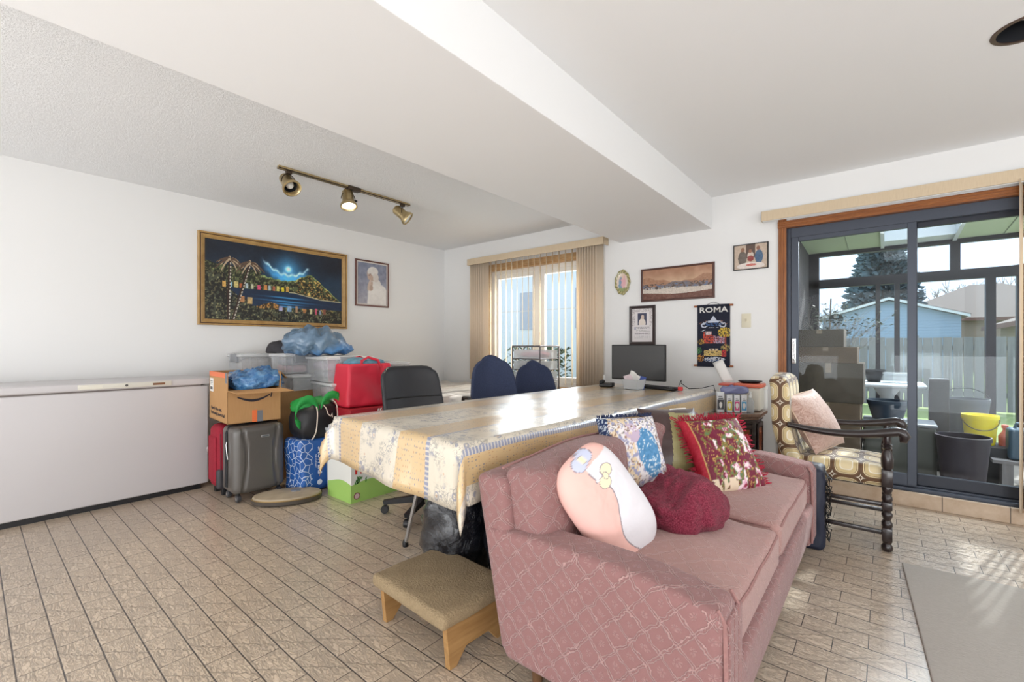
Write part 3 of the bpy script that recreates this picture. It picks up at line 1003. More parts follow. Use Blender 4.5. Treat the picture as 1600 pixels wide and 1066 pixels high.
g = G().rbox(-.475+.19, -.375+.19, 3.125-3.35, 3.575-3.35, .40, .905, .035, 4, (3,8,12), fn=bk)
build('backrest', g, M_retro, t, 70)
def turned(c, top):
    pr = [(.016,0),(.024,.008),(.026,.025),(.018,.04),(.022,.055)]
    g = G().lathe(pr, c, 16)
    x, y, _ = c
    def blk(z0, z1, h=.022): g.rbox(x-h, x+h, y-h, y+h, z0, z1, .003, 1)
    blk(.055, .125)
    g.lathe([(.018,.125),(.024,.135),(.024,.15),(.015,.165),(.024,.19),(.024,.2),(.016,.21),(.020,.222)], (x,y,0), 16)
    blk(.222, .262)
    g.lathe([(.018,.262),(.024,.275),(.022,.29),(.014,.305),(.023,.325),(.023,.34),(.018,.352)], (x,y,0), 16)
    blk(.345, .435, .024)
    if top: g.lathe([(.018,.435),(.026,.45),(.028,.49),(.022,.525),(.015,.54),(.023,.55),(.015,.558),(.024,.567),(.015,.575),(.017,.59),(.015,.615)], (x,y,0), 16)
    return g
for y in (3.135, 3.565):
    build('front_leg', turned(Lp(.012, y, 0), True), M_ebony, t, 40)
    g = G()
    P = [Lp(-.43, y+(.012 if y < 3.3 else -.012), 0), Lp(-.415, y+(.012 if y < 3.3 else -.012), .25), Lp(-.42, y+(.012 if y < 3.3 else -.012), .45)]
    g.tube(P, [.02,.022,.022], 4)
    build('rear_leg', g, M_ebony, t, None)
    # arm with a scrolled end
    P = []; R = []
    for k in range(17):
        u = k/16
        x = -.445 + .50*u
        z = .625 - .035*math.sin(u*PI*.9) + .028*u
        P.append(Lp(x, y, z)); R.append(.017+.008*u)
    P += [Lp(.072, y, .640), Lp(.084, y, .618), Lp(.078, y, .600), Lp(.062, y, .598)]
    R += [.026, .025, .021, .014]
    build('arm', G().tube(P, R, 10, sx=1.25), M_ebony, t, 60)
    for z in (.095, .245):
        build('stretcher', G().rbox(-.40+.19, .01+.19, y-.009-3.35, y+.009-3.35, z-.011, z+.011, .003, 1), M_ebony, t)
build('stretcher', G().rbox(.0+.19, .022+.19, 3.15-3.35, 3.55-3.35, .11, .14, .003, 1), M_ebony, t)
build('stretcher', G().rbox(-.41+.19, -.388+.19, 3.15-3.35, 3.55-3.35, .2, .225, .003, 1), M_ebony, t)

# ============================================================ RUG
def rug():
    n = NT('grey_wool_rug'); v = n.coord()
    f = n.noise(n.coord(scale=(1,2.5,1)), 60, 5, .75); b = n.noise(v, 2.5, 3)
    c = n.mix(f, srgb(166,160,153), srgb(206,200,193)); c = n.mix(n.math('MULTIPLY', b, .4), c, srgb(174,167,158))
    n.base(c); n.set(Roughness=1); n.bump(f, .8, .006); n.b.inputs['Specular IOR Level'].default_value = .1
    return n.m
M_rug = rug()
g = G().rbox(0, 1.7, -2.4, 0, .0, .012, .006, 2, (12,14,1))
single('rug', g, M_rug, 'flat grey wool rug on the tiled floor at the right', 'rug', (.068, 2.991, 0), math.radians(3.0))

# ============================================================ OFFICE CHAIRS
M_leather = mat('black_leather', srgb(34,35,40), .38, bump=.25, bscale=140, bdist=.002)
M_navy = mat('navy_chair_fabric', srgb(56,66,96), .85, var=.3, vscale=160, bump=.3, bscale=300)
M_bplast = mat('black_plastic', srgb(20,20,23), .45)
def office(label, loc, rz, w, h0, h1, m, taper=.25, group=None, seam=True, armrest=True):
    t = thing('office_chair', label, 'chair', loc, rz, group)
    # faces local +x
    def fn(x, y, z):
        v = (z-h0)/(h1-h0)
        wx = 1 - taper*max(0, v)**2.2
        return (x - .06*v + .05*(y/(w/2))**2 + .02*math.cos(v*3), y*wx, z)
    g = G().rbox(-.24, -.185, -w/2, w/2, h0, h1, .0275, 3, (1,10,10), fn=fn)
    # round the upper corners
    def rc(x, y, z):
        r = w*.36 if taper > .1 else w*.2
        ty_, tz = w/2*(1-taper)-r, h1-r
        if abs(y) > ty_ and z > tz:
            dy, dz = abs(y)-ty_, z-tz
            l = max(dy, dz); d = math.hypot(dy, dz)
            if d > 1e-6: dy, dz = dy*l/d, dz*l/d
            y = math.copysign(ty_+dy, y); z = tz+dz
        return (x, y, z)
    g.warp(rc)
    b = build('backrest', g, m, t, 70)
    if seam:
        g = G()
        zz = h0+(h1-h0)*.40
        P = [fn(-.184, -w/2*.93+w*.93*k/12, zz) for k in range(13)]
        P = [(p[0]+.0005, p[1], p[2]) for p in P]
        g.tube(P, .004, 6)
        build('seam', g, M_bplast, b)
    g = G().rbox(-.22, .25, -w*.52, w*.52, .43, .50, .03, 3, (4,4,1))
    build('seat', g, m, t, 60)
    g = G().tube([(-.05,0,.42),(-.2,0,.43),(-.27,0,.5),(-.26,0,h0+.1)], .018, 6)
    build('back_bracket', g, M_bplast, t)
    build('gas_post', G().lathe([(.03,.09),(.03,.25),(.018,.25),(.018,.43)], (0,0,0), 16), M_bplast, t)
    for k in range(5):
        a = 2*PI*k/5 + .35
        m_ = Matrix.Rotation(a, 4, 'Z')
        g = G().prism([(0,.075),(.27,.062),(.275,.085),(0,.125)], -.018, .018, 'y').xf(m_)
        l = build('base_arm', g, M_bplast, t, None)
        g = G().lathe([(.0,-.018),(.024,-.018),(.026,-.012),(.026,.012),(.024,.018),(0,.018)], (0,0,0), 16, mat=Matrix.Translation((.265,0,.0265)) @ RX90)
        g.tube([(.265,0,.03),(.255,0,.065)], .008, 6); g.xf(m_)
        build('caster', g, M_bplast, l)
    if armrest:
        for s_ in (-1, 1):
            P = [(-.19, s_*w*.55, .50), (-.20, s_*w*.62, .62), (-.15, s_*w*.64, .68), (.02, s_*w*.64, .695), (.14, s_*w*.64, .67), (.17, s_*w*.62, .60), (.12, s_*w*.5, .46)]
            build('armrest', G().tube(P, .014, 8), M_bplast, t)
    return t
office('black leather office chair with a stitched square back at the table end', (-2.33, 1.93, 0), math.radians(-12), .45, .60, .955, M_leather, .06, armrest=False)
office('navy fabric office chair with tall rounded back, nearer one of the pair', (-2.33, 2.69, 0), math.radians(-30), .42, .56, 1.02, M_navy, .35, seam=False)
office('navy fabric office chair with low rounded back, by the drawer cart', (-2.35, 3.22, 0), math.radians(-42), .41, .56, .965, M_navy, .42, seam=False)

# ============================================================ FREEZER
M_enamel = mat('white_enamel', srgb(202,198,199), .35, bump=.03, bscale=300)
M_enamel2 = mat('off_white_panel', srgb(216,212,200), .4)
t = thing('chest_freezer', 'long white chest freezer against the left wall', 'freezer', (-4.32, .36, 0))
build('cabinet', G().rbox(-.245, .276, -.86, .84, .035, .79, .012, 2), M_enamel, t, 50)
build('plinth', G().box(-.23, .262, -.85, .79, 0, .037), M_bplast, t)
g = G().rbox(-.262, .286, -.875, .852, .798, .848, .012, 3)
ld = build('lid', g, M_enamel, t, 50)
build('seal', G().box(-.24, .27, -.85, .79, .788, .80), mat('grey_gasket', srgb(120,112,108), .6), t)
g = G().rbox(.2855, .292, .10, .60, .806, .84, .003, 1)
hp = build('control_strip', g, M_enamel2, t)
build('lock', G().lathe([(.008,0),(.008,.004),(.005,.004)], (0,0,0), 14, mat=Matrix.Translation((.292,.345,.823)) @ Matrix.Rotation(PI/2,4,'Y')), mat('lock_grey', srgb(90,88,84), .4, .6), hp)
build('indicator_window', G().box(.292, .2935, .49, .56, .815, .83), mat('amber_indicator', srgb(122,78,46), .3), hp)
build('hinge_recess', G().box(.292, .2928, .11, .22, .812, .834), mat('pale_recess', srgb(226,222,208), .5), hp)
# ============================================================ SUNROOM AND YARD
M_brown = mat('dark_brown_aluminium', srgb(44,40,46), .45)
M_sage = mat('pale_green_soffit', srgb(196,206,178), .6)
M_whitef = mat('white_skylight_frame', srgb(216,220,222), .5)
M_sglass = glass('sunroom_glass', (.95,.97,.98), .4)
M_conc = mat('sunroom_slab', srgb(140,132,124), .8, var=.15)
Y1 = 6.5
struct('floor_sunroom', G().box(-.9, 3.4, YB+TW, Y1+.1, -.12, .0), M_conc, smooth=None)
M_stucco = mat('grey_brown_siding', srgb(88,82,84), .9, var=.2, vscale=20)
struct('wall_sunroom', G().box(-.80, -.70, YB+TW, Y1, 0, 2.33), M_stucco, smooth=None)
# enclosure frame
def zr(y): return 2.30 - .05*(y-4.3)
t = tag(bpy.data.objects.new('window_2', None), kind='structure'); COL.objects.link(t)
def beamg(x0, x1, z0, z1): return G().box(x0, x1, Y1-.04, Y1+.04, z0, z1)
build('header', beamg(-.70, 3.2, 2.150, 2.20), M_brown, t)
build('transom', beamg(-.70, 3.2, 1.775, 1.875), M_brown, t)
build('sill', beamg(-.70, 3.2, .0, .07), M_brown, t)
# the posts: image-left to right
for x0, x1, z0, z1 in ((-.70,-.60,.07,2.15),(-.075,-.035,.07,1.775),(.085,.13,.07,1.775),(.78,.85,.07,1.775),(.99,1.115,.07,1.775),(.525,.60,1.875,2.15),(1.95,2.05,.07,1.775),(1.7,1.78,1.875,2.15)):
    build('post', G().box(x0, x1, Y1-.04, Y1+.04, z0, z1), M_brown, t, None)
build('pane', G().box(-.6, 3.2, Y1-.003, Y1+.003, 1.875, 2.15), M_sglass, t)
build('pane', G().box(-.6, 3.2, Y1-.003, Y1+.003, .07, 1.775), M_sglass, t)
# roof: opaque sage panels with skylights between
cells = [(-.80,-.03,'P'),(-.03,.57,'S'),(.57,1.03,'P'),(1.03,1.75,'S'),(1.75,2.6,'P'),(2.6,3.3,'S')]
roof = tag(bpy.data.objects.new('ceiling_sunroom', None), kind='structure'); COL.objects.link(roof)
def slab(x0, x1, y0, y1, th, dz=0):
    g = G(); V = [(x0,y0,zr(y0)+dz),(x1,y0,zr(y0)+dz),(x1,y1,zr(y1)+dz),(x0,y1,zr(y1)+dz)]
    V += [(a,b,c+th) for a,b,c in V]
    return g.add(V, [(3,2,1,0),(4,5,6,7),(0,1,5,4),(1,2,6,5),(2,3,7,6),(3,0,4,7)])
for x0, x1, k in cells:
    if k == 'P':
        p = build('roof_panel', slab(x0, x1, YB+TW, Y1+.05, .06), M_sage, roof)
        xm = (x0+x1)/2+.1
        build('seam', slab(xm-.004, xm+.004, YB+TW, Y1, .006, -.004), mat('seam_grey', srgb(150,158,140), .7), p)
    else:
        g = slab(x0, x0+.03, YB+TW, Y1+.05, .12, -.02).join(slab(x1-.03, x1, YB+TW, Y1+.05, .12, -.02)).join(slab(x0, x1, 6.20, Y1+.05, .07, 0)).join(slab(x0, x1, YB+TW, 4.75, .07, 0)).join(slab(x0, x1, 6.18, 6.21, .12, -.01))
        p = build('skylight_frame', g, M_whitef, roof)
        build('pane', slab(x0+.03, x1-.03, 4.75, 6.20, .006, .09), M_sglass, p)

# ---- yard
def grassm():
    n = NT('lawn'); v = n.coord(); f = n.noise(v, 14, 5, .7); b = n.noise(v, .8, 3)
    n.base(n.mix(b, n.mix(f, srgb(120,150,84), srgb(168,184,120)), n.mix(f, srgb(140,150,96), srgb(186,190,140)))); n.set(Roughness=1); n.bump(f, .8, .04)
    return n.m
struct('ground_lawn', G().box(-60, 60, Y1+.1, 120, -.35, -.2), grassm(), smooth=None)
def fencem():
    n = NT('weathered_boards'); v = n.coord(scale=(7,7,.6)); f = n.noise(v, 6, 5, .6)
    n.base(n.mix(f, srgb(150,146,146), srgb(112,108,110))); n.set(Roughness=.9)
    n.bump(f, .3, .01); return n.m
M_fence = fencem()
t = thing('fence', 'long weathered grey board fence behind the lawn', 'fence', (1.5, 12.5, -.2))
g = G()
rr_ = random.Random(5)
x = -7.5
while x < 9:
    w_ = .135
    g.box(x, x+w_, -.012, .012, .03, 1.46+rr_.uniform(-.01,.01))
    x += w_+.012
build('boards', g, M_fence, t, None)
g = G(); g.box(-7.5, 9, .012, .05, .3, .39); g.box(-7.5, 9, .012, .05, 1.2, 1.29); build('rail', g, M_fence, t, None)
for x in range(-7, 9, 2): build('post', G().box(x-.05, x+.05, .012, .11, 0, 1.5), M_fence, t, None)

def siding(name, a, p=.12):
    n = NT(name); v = n.coord(); sep = n.node('SeparateXYZ'); n.link(v, sep.inputs[0])
    f = n.math('FRACT', n.math('DIVIDE', n.math('ADD', sep.outputs[2], 10), p))
    n.base(n.mix(n.math('LESS_THAN', f, .12), a, tuple(q*.75 for q in a))); n.set(Roughness=.7)
    return n.m
def shingle(name, a, b):
    n = NT(name); v = n.coord(scale=(1,1,3)); f = n.noise(v, 9, 4, .7)
    w_ = n.node('TexWave'); n.link(v, w_.inputs[0]); w_.bands_direction = 'Z'; w_.inputs['Scale'].default_value = 2.2
    n.base(n.mix(n.math('MULTIPLY', w_.outputs[1], .5), n.mix(f, a, b), tuple(q*.6 for q in a))); n.set(Roughness=.95); n.bump(f, .4, .03); return n.m
M_blue = siding('pale_blue_siding', srgb(150,172,200))
M_shin = shingle('brown_shingles', srgb(150,134,124), srgb(118,106,100))
M_trimw = mat('white_fascia', srgb(220,224,228), .6)
t = thing('garage', 'pale blue sided garage with a low gable beyond the fence', 'building', (.15, 24, -.2))
g = G().prism([(-2.25,0),(2.1,0),(2.1,2.42),(0,3.12),(-2.25,2.42)], 0, 6, 'y')
build('walls', g, M_blue, t, None)
g = G()
g.prism([(-2.45,2.38),(0,3.16),(0,3.26),(-2.5,2.48)], -.25, 6.2, 'y'); g.prism([(2.3,2.38),(2.35,2.48),(0,3.26),(0,3.16)], -.25, 6.2, 'y')
build('roof', g, M_shin, t, None)
g = G(); g.prism([(-2.47,2.36),(0,3.14),(0,3.24),(-2.47,2.46)], -.28, -.25, 'y'); g.prism([(2.32,2.36),(2.32,2.46),(0,3.24),(0,3.14)], -.28, -.25, 'y')
build('fascia', g, M_trimw, t, None)
def house(label, loc, w_, d_, h_, r_, mw, ov=.4):
    t = thing('house', label, 'building', loc)
    build('walls', G().box(-w_/2, w_/2, 0, d_, 0, h_), mw, t, None)
    a, b = w_/2+ov, d_+ov; k = min(w_, d_)/2
    V = [(-a,-ov,h_),(a,-ov,h_),(a,b,h_),(-a,b,h_),(-a+k,d_/2,h_+r_),(a-k,d_/2,h_+r_)]
    g = G().add(V, [(0,1,5,4),(1,2,5),(2,3,4,5),(3,0,4),(3,2,1,0)])
    build('roof', g, M_shin, t, None)
    g = G(); g.box(-a, a, -ov-.04, -ov, h_-.12, h_+.02); g.box(-a-.04, -a, -ov, b, h_-.12, h_+.02)
    build('gutter', g, mat('rust_gutter', srgb(120,84,74), .6), t, None)
    return t
M_brick = mat('tan_brick', srgb(170,150,136), .9, var=.2, vscale=30)
house('brown roofed brick house rising behind the garage', (4.2, 31, -.2), 8.4, 8, 2.6, 2.0, M_brick)
house('low hipped brown roofed house behind the fence, at the right', (6.3, 17.5, -.2), 6.2, 6, 1.95, 1.35, M_brick)

# conifer and bare tree
def conifer(label, loc, h, r, seed):
    rr = random.Random(seed)
    t = thing('spruce_tree', label, 'tree', loc)
    build('trunk', G().lathe([(.16,0),(.05,h*.95)], (0,0,0), 8), mat('bark', srgb(70,58,50), .9), t)
    g = G()
    n = 0
    for i in range(3200):
        v = rr.random()**.8
        z = h*(.14+.86*v)
        R = r*(1-v)**.7*(.45+.55*rr.random()) + .03
        a = rr.random()*2*PI
        x, y = R*math.cos(a), R*math.sin(a)
        L = .20+.16*rr.random()
        dx, dy = math.cos(a)*L, math.sin(a)*L
        px_, py_ = -math.sin(a)*.09, math.cos(a)*.09
        dz = -.10-.1*rr.random()
        g.add([(x-px_-dx*.3, y-py_-dy*.3, z+.03),(x+px_-dx*.3, y+py_-dy*.3, z+.03),(x+px_+dx*.6, y+py_+dy*.6, z+dz),(x+dx, y+dy, z+dz*.6+.06),(x-px_+dx*.6, y-py_+dy*.6, z+dz)], [(0,1,2,3,4)])
    build('foliage', g, mat('spruce_needles', srgb(92,114,120), .9, var=.4, vscale=3), t, None, fix=False)
conifer('dark conical spruce tree behind the blue garage', (-.08, 28, -.2), 7.1, 1.95, 2)
def branchy(g, p, d, L, r, depth, rr, tips=None):
    q = p + d*L
    g.tube([tuple(p), tuple((p+q)/2 + Vector((rr.uniform(-1,1),rr.uniform(-1,1),rr.uniform(-1,1)))*L*.05), tuple(q)], [r, r*.85, r*.7], 4)
    if depth == 0:
        if tips is not None: tips.append((q, d))
        return
    for _ in range(3):
        nd = (d + Vector((rr.uniform(-1,1), rr.uniform(-1,1), rr.uniform(-.2,.8)))*.7).normalized()
        branchy(g, q, nd, L*rr.uniform(.6,.85), r*.62, depth-1, rr, tips)
    if tips is not None: tips.append((q, d))
M_bark = mat('grey_bark', srgb(150,140,134), .9)
for i, x in enumerate((3.2, 5.6)):
    g = G(); branchy(g, Vector((0,0,0)), Vector((0,0,1)), 1.9, .12, 4, random.Random(11+i))
    single('bare_tree', g, M_bark, ['bare leafless tree rising above the brown roof, nearer the garage','bare leafless tree rising above the brown roof, farther from the garage'][i], 'tree', (x, 41, -.2), smooth=None)
# cables
M_cable = mat('cable_black', srgb(70,72,80), .6)
for i, (z0, z1, r) in enumerate(((3.55, 4.45, .022), (4.75, 5.8, .016))):
    P = [(-6+15*k/20, 21+.3*k/20, z0+(z1-z0)*k/20 - .5*math.sin(PI*k/20)) for k in range(21)]
    single('overhead_cable', G().tube(P, r, 5), M_cable, ['overhead cable crossing the sky, the lower one','overhead cable crossing the sky, the higher one'][i], 'cable')

# ---- what is stored in the sunroom
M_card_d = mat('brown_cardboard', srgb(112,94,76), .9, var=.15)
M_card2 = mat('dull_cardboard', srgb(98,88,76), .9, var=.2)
def carton(label, x0, x1, y0, y1, z0, z1, m=None, flaps=False):
    g = G().box(x0-(x0+x1)/2, x1-(x0+x1)/2, y0-(y0+y1)/2, y1-(y0+y1)/2, 0, z1-z0)
    t = thing('carton', label, 'box', ((x0+x1)/2, (y0+y1)/2, z0), 0, 'cartons stacked in the sunroom')
    build('box_body', g, m or M_card_d, t, None, bevel=.004)
    w2, d2 = (x1-x0)/2, (y1-y0)/2
    g = G().box(-w2, w2, -.02, .02, z1-z0, z1-z0+.001); g.box(-.02, .02, -d2-.001, -d2, (z1-z0)*.75, z1-z0)
    build('tape', g, mat('packing_tape', srgb(140,120,94), .3), t, None)
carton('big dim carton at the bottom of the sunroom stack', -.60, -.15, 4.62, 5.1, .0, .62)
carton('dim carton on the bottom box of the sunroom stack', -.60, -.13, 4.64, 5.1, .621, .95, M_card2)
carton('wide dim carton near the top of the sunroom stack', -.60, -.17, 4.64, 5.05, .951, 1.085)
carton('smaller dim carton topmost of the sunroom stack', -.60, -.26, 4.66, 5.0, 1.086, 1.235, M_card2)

# leafy climbing stems at the corner
M_leafd = mat('dark_leaf', srgb(74,84,66), .6, var=.3)
g = G(); tips = []
rr_ = random.Random(21)
P0 = []
for k in range(7):
    p = Vector((rr_.uniform(-.05,.05), rr_.uniform(-.1,.1), 0))
    d_ = Vector((rr_.uniform(.0,.35), rr_.uniform(-.2,.2), 1)).normalized()
    branchy(g, p, d_, .40, .006, 3, rr_, tips)
t = thing('climbing_plant', 'dark branching plant in a pot at the sunroom corner', 'plant', (-.50, 5.9, 0))
build('stems', g, M_bark, t, None).location.z = .45
g = G()
for q_, d_ in tips:
    for _ in range(3):
        a = rr_.uniform(0, 6.28); L = rr_.uniform(.025,.05)
        v1 = Vector((math.cos(a), math.sin(a), rr_.uniform(-.4,.6)))*L; v2 = v1.cross(Vector((0,0,1))).normalized()*L*.3
        o_ = q_ + Vector((rr_.uniform(-.02,.02),)*3)
        g.add([tuple(o_), tuple(o_+v1*.5+v2), tuple(o_+v1), tuple(o_+v1*.5-v2)], [(0,1,2,3)])
build('leaves', g, M_leafd, t, None, fix=False).location.z = .45
build('pot', G().lathe([(.10,0),(.13,.3),(.14,.3),(.14,.33),(.12,.33),(.11,.28),(0,.28)], (0,0,0), 20), mat('dark_pot', srgb(60,54,54), .6), t)
build('cane', G().tube([(.02,0,.28),(.06,0,1.6)], .008, 6), M_bark, t)

def pail(name, label, cat, loc, r0, r1, h, m, rim=.006, handle=None, seg=28, group=None, rz=0, sy=1):
    t = thing(name, label, cat, loc, rz, group)
    g = G().lathe([(r0,0),(r1,h-.03),(r1+rim,h-.03),(r1+rim,h),(r1-.003,h),(r1-.006,h-.03),(r0-.004,.006),(0,.006)], (0,0,0), seg, sy=sy)
    build('body', g, m, t, 40)
    if handle:
        P = [(-(r1+rim)*math.cos(a)*1.0, -(r1+.02)*math.sin(a)*handle[0], h-.02-(r1)*math.sin(a)*handle[1]) for a in [PI*k/12 for k in range(13)]]
        build('handle', G().tube(P, .004, 6), handle[2], t)
    return t
M_pbin = mat('dark_plastic_bin', srgb(52,44,52), .5)
M_yel = mat('yellow_plastic', srgb(244,222,30), .4)
M_greyb = mat('grey_plastic', srgb(84,88,96), .5)
M_blk2 = mat('black_plastic_pot', srgb(42,42,46), .55)
M_blueb = mat('slate_blue_plastic', srgb(70,92,108), .45)
pail('round_bin', 'large round dark plastic bin just outside the patio door', 'bin', (.455, 4.78, 0), .115, .15, .42, M_pbin)
t = thing('storage_box', 'grey box with a rounded top edge beside the dark bin outside the door', 'box', (.12, 5.0, 0))
build('body', G().rbox(-.26, .20, -.17, .17, 0, .445, .035, 3), mat('olive_grey_board', srgb(84,84,76), .6), t)
build('lid', G().rbox(-.265, .205, -.175, .175, .445, .47, .012, 2), mat('grey_lid', srgb(104,108,114), .5), t)
pail('round_tub', 'wide dark blue tub on the grey box in the sunroom', 'tub', (.02, 5.02, .471), .10, .135, .16, mat('navy_plastic', srgb(46,60,76), .5))
t = thing('crate_stand', 'upturned crate under the yellow bucket', 'crate', (.60, 5.25, 0))
build('crate_body', G().rbox(-.15,.15,-.14,.14,0,.30,.01,1), M_blk2, t)
pail('bucket', 'bright yellow square plastic bucket with wire handle outside the door', 'bucket', (.60, 5.25, .301), .085, .105, .235, M_yel, handle=(.95, .9, mat('wire', srgb(110,100,60), .4, .6)), seg=28)
pail('waste_bin', 'tall grey waste bin with black hoop handles behind the yellow bucket', 'bin', (.56, 5.75, 0), .12, .16, .62, M_greyb, handle=(-.2, -.7, M_blk2))
t = thing('tall_panel_box', 'tall narrow black box standing behind the dark bin', 'box', (.37, 5.45, 0))
build('box_body', G().rbox(-.065,.065,-.05,.05,0,.80,.006,1), M_blk2, t)
build('top_edge', G().box(-.06,.06,-.045,.045,.80,.806), M_greyb, t)
# white table with tubs
t = thing('garden_table', 'white plastic garden table in the sunroom', 'table', (.02, 5.75, 0))
build('tabletop', G().rbox(-.42, .28, -.28, .28, .70, .735, .015, 3), M_trimw, t)
build('pedestal', G().lathe([(.20,0),(.19,.03),(.06,.08),(.055,.60),(.12,.70)], (.0,0,0), 16, sy=1), M_trimw, t)
M_clear2 = clear_plastic('food_tub_plastic', (.85,.88,.9), .35)
t = thing('food_tub', 'clear shallow tub on the white garden table', 'tub', (.10, 5.70, .736))
build('tub_body', G().rbox(-.11,.11,-.08,.08,0,.085,.015,2), M_clear2, t)
build('tub_lid', G().rbox(-.115,.115,-.085,.085,.085,.10,.006,1), M_clear2, t)
pail('flower_pot', 'black flower pot on the white garden table, with a flat tray', 'pot', (-.08, 5.78, .736), .05, .07, .10, M_blk2)
single('plant_tray', G().lathe([(.09,0),(.10,.02),(.095,.02),(.085,.004),(0,.004)], seg=24), M_blk2, 'flat black tray lying on the black flower pot', 'tray', (-.08, 5.78, .838))
# right: jug, stand, bench
t = thing('low_bench', 'low grey wooden bench at the right of the sunroom', 'bench', (.98, 5.15, 0))
for k in range(3): build('slat', G().box(-.34,.34,-.15+.105*k,-.06+.105*k,.20,.225), M_fence, t, None)
for s_ in (-1, 1): build('leg', G().box(s_*.26-.03,s_*.26+.03,-.14,.14,0,.2), M_fence, t, None)
t = thing('jerry_can', 'slate blue jerry can with a grip on the low bench', 'can', (.83, 5.12, .226))
build('can_body', G().rbox(-.10,.10,-.07,.07,0,.24,.025,3), M_blueb, t)
build('grip', G().tube([(-.06,0,.235),(-.05,0,.275),(.03,0,.275),(.05,0,.235)], .011, 8), M_blueb, t)
build('cap', G().lathe([(.02,.235),(.02,.27),(.0,.27)], (.075,0,0), 12), M_blk2, t)
M_pinkp = mat('pink_plastic', srgb(226,120,110), .5)
single('spray_bottle', G().lathe([(.035,0),(.038,.15),(.015,.19),(.012,.21),(.02,.215),(.02,.24),(0,.24)], seg=16), M_pinkp, 'pink plastic spray bottle behind the jerry can', 'bottle', (.74, 5.26, .226))
# plant stand with pots
M_terra = mat('terracotta', srgb(206,112,66), .8)
t = thing('plant_stand', 'slim metal plant stand outside the far posts', 'stand', (1.13, 6.05, 0))
for a in (0, 2.1, 4.2): build('leg', G().tube([(.12*math.cos(a), .12*math.sin(a), 0), (.10*math.cos(a), .10*math.sin(a), .98)], .007, 6), M_blk2, t)
for z in (.60, .97): build('shelf', G().lathe([(.13,0),(.135,.008),(.0,.008)], (0,0,z), 20), M_blk2, t)
pail('terracotta_pot', 'orange terracotta pot on the lower shelf of the plant stand', 'pot', (1.13, 6.05, .609), .055, .085, .15, M_terra)
t = pail('plant_pot', 'black pot of bright green leaves on top of the plant stand', 'plant', (1.13, 6.05, .979), .06, .09, .13, M_blk2)
g = G()
for _ in range(160):
    a = rr_.uniform(0, 6.28); b_ = rr_.uniform(.1, 1.4); R_ = rr_.uniform(.03,.13)
    o_ = Vector((R_*math.cos(a)*math.cos(b_), R_*math.sin(a)*math.cos(b_), .13+R_*math.sin(b_)))
    v1 = Vector((math.cos(a), math.sin(a), rr_.uniform(-.2,.9)))*.04; v2 = Vector((-math.sin(a), math.cos(a), 0))*.014
    g.add([tuple(o_), tuple(o_+v1*.5+v2), tuple(o_+v1), tuple(o_+v1*.5-v2)], [(0,1,2,3)])
build('leaves', g, mat('bright_leaf', srgb(150,190,80), .6, var=.3), t, None, fix=False)
# seen through the window: neighbour's wall and hedge
t = thing('neighbour_wall', 'grey neighbouring house wall seen through the window slats', 'building', (-7.5, 11.5, -.2))
build('walls', G().box(-3, 2.4, 0, 4, 0, 5.2), mat('grey_render', srgb(206,210,218), .9), t, None)
for x in (-1.2, .9): build('pane', G().box(x-.45, x+.45, -.02, 0, 1.8, 3.0), M_sglass if False else mat('dark_window', srgb(160,166,180), .2), t, None)
rr_ = random.Random(8)
g = G()
for _ in range(900):
    o_ = Vector((rr_.uniform(-1.0,.6), rr_.uniform(-.4,.4), rr_.uniform(.1,1.25)))
    a = rr_.uniform(0, 6.28); L = .10
    v1 = Vector((math.cos(a), math.sin(a), rr_.uniform(-.5,.9)))*L; v2 = Vector((-math.sin(a), math.cos(a), 0))*L*.45
    g.add([tuple(o_-v1), tuple(o_+v2), tuple(o_+v1), tuple(o_-v2)], [(0,1,2,3)])
single('shrub', g, mat('hedge_leaf', srgb(78,96,70), .8, var=.4), 'dark green shrub seen through the window slats', 'shrub', (-6.6, 9.3, -.2), smooth=None, fix=False)
# ============================================================ ON THE WALLS
M_gold = wood('gilt_frame', srgb(196,160,104), srgb(164,126,72), .4, (1,1,1), 9)
M_goldd = mat('dark_gilt_groove', srgb(84,58,36), .5)
def frame4(w, h, prof, m=0):
    """mitred frame around a w x h opening (local x/z plane, front is -y); prof = [(out, fwd)]"""
    g = G(); n = len(prof); V = []
    for sx, sz in ((-1,-1),(1,-1),(1,1),(-1,1)):
        for o_, f_ in prof:
            V.append((sx*(w/2+o_), -f_, sz*(h/2+o_)))
    F = []
    for c in range(4):
        d_ = (c+1) % 4
        for k in range(n-1):
            F.append((c*n+k, c*n+k+1, d_*n+k+1, d_*n+k))
    return g.add(V, F, m)
def smooth01(x, a, b):
    t_ = np.clip((x-a)/(b-a), 0, 1); return t_*t_*(3-2*t_)
def C(r, g_, b): return np.array([r, g_, b], float)
rs = np.random.RandomState(4)
def vnoise(U, V, fx, fy, seed=0, oct_=3):
    out = 0; amp = 1; tot = 0
    for o_ in range(oct_):
        r_ = np.random.RandomState(seed+o_*17)
        gx, gy = int(fx*2**o_)+2, int(fy*2**o_)+2
        T_ = r_.rand(gy+1, gx+1)
        x = np.clip(U, 0, .9999)*(gx-1); y = np.clip(V, 0, .9999)*(gy-1)
        i, j = x.astype(int), y.astype(int); a, b = x-i, y-j
        a = a*a*(3-2*a); b = b*b*(3-2*b)
        v = T_[j,i]*(1-a)*(1-b)+T_[j,i+1]*a*(1-b)+T_[j+1,i]*(1-a)*b+T_[j+1,i+1]*a*b
        out = out+v*amp; tot += amp; amp *= .5
    return out/tot
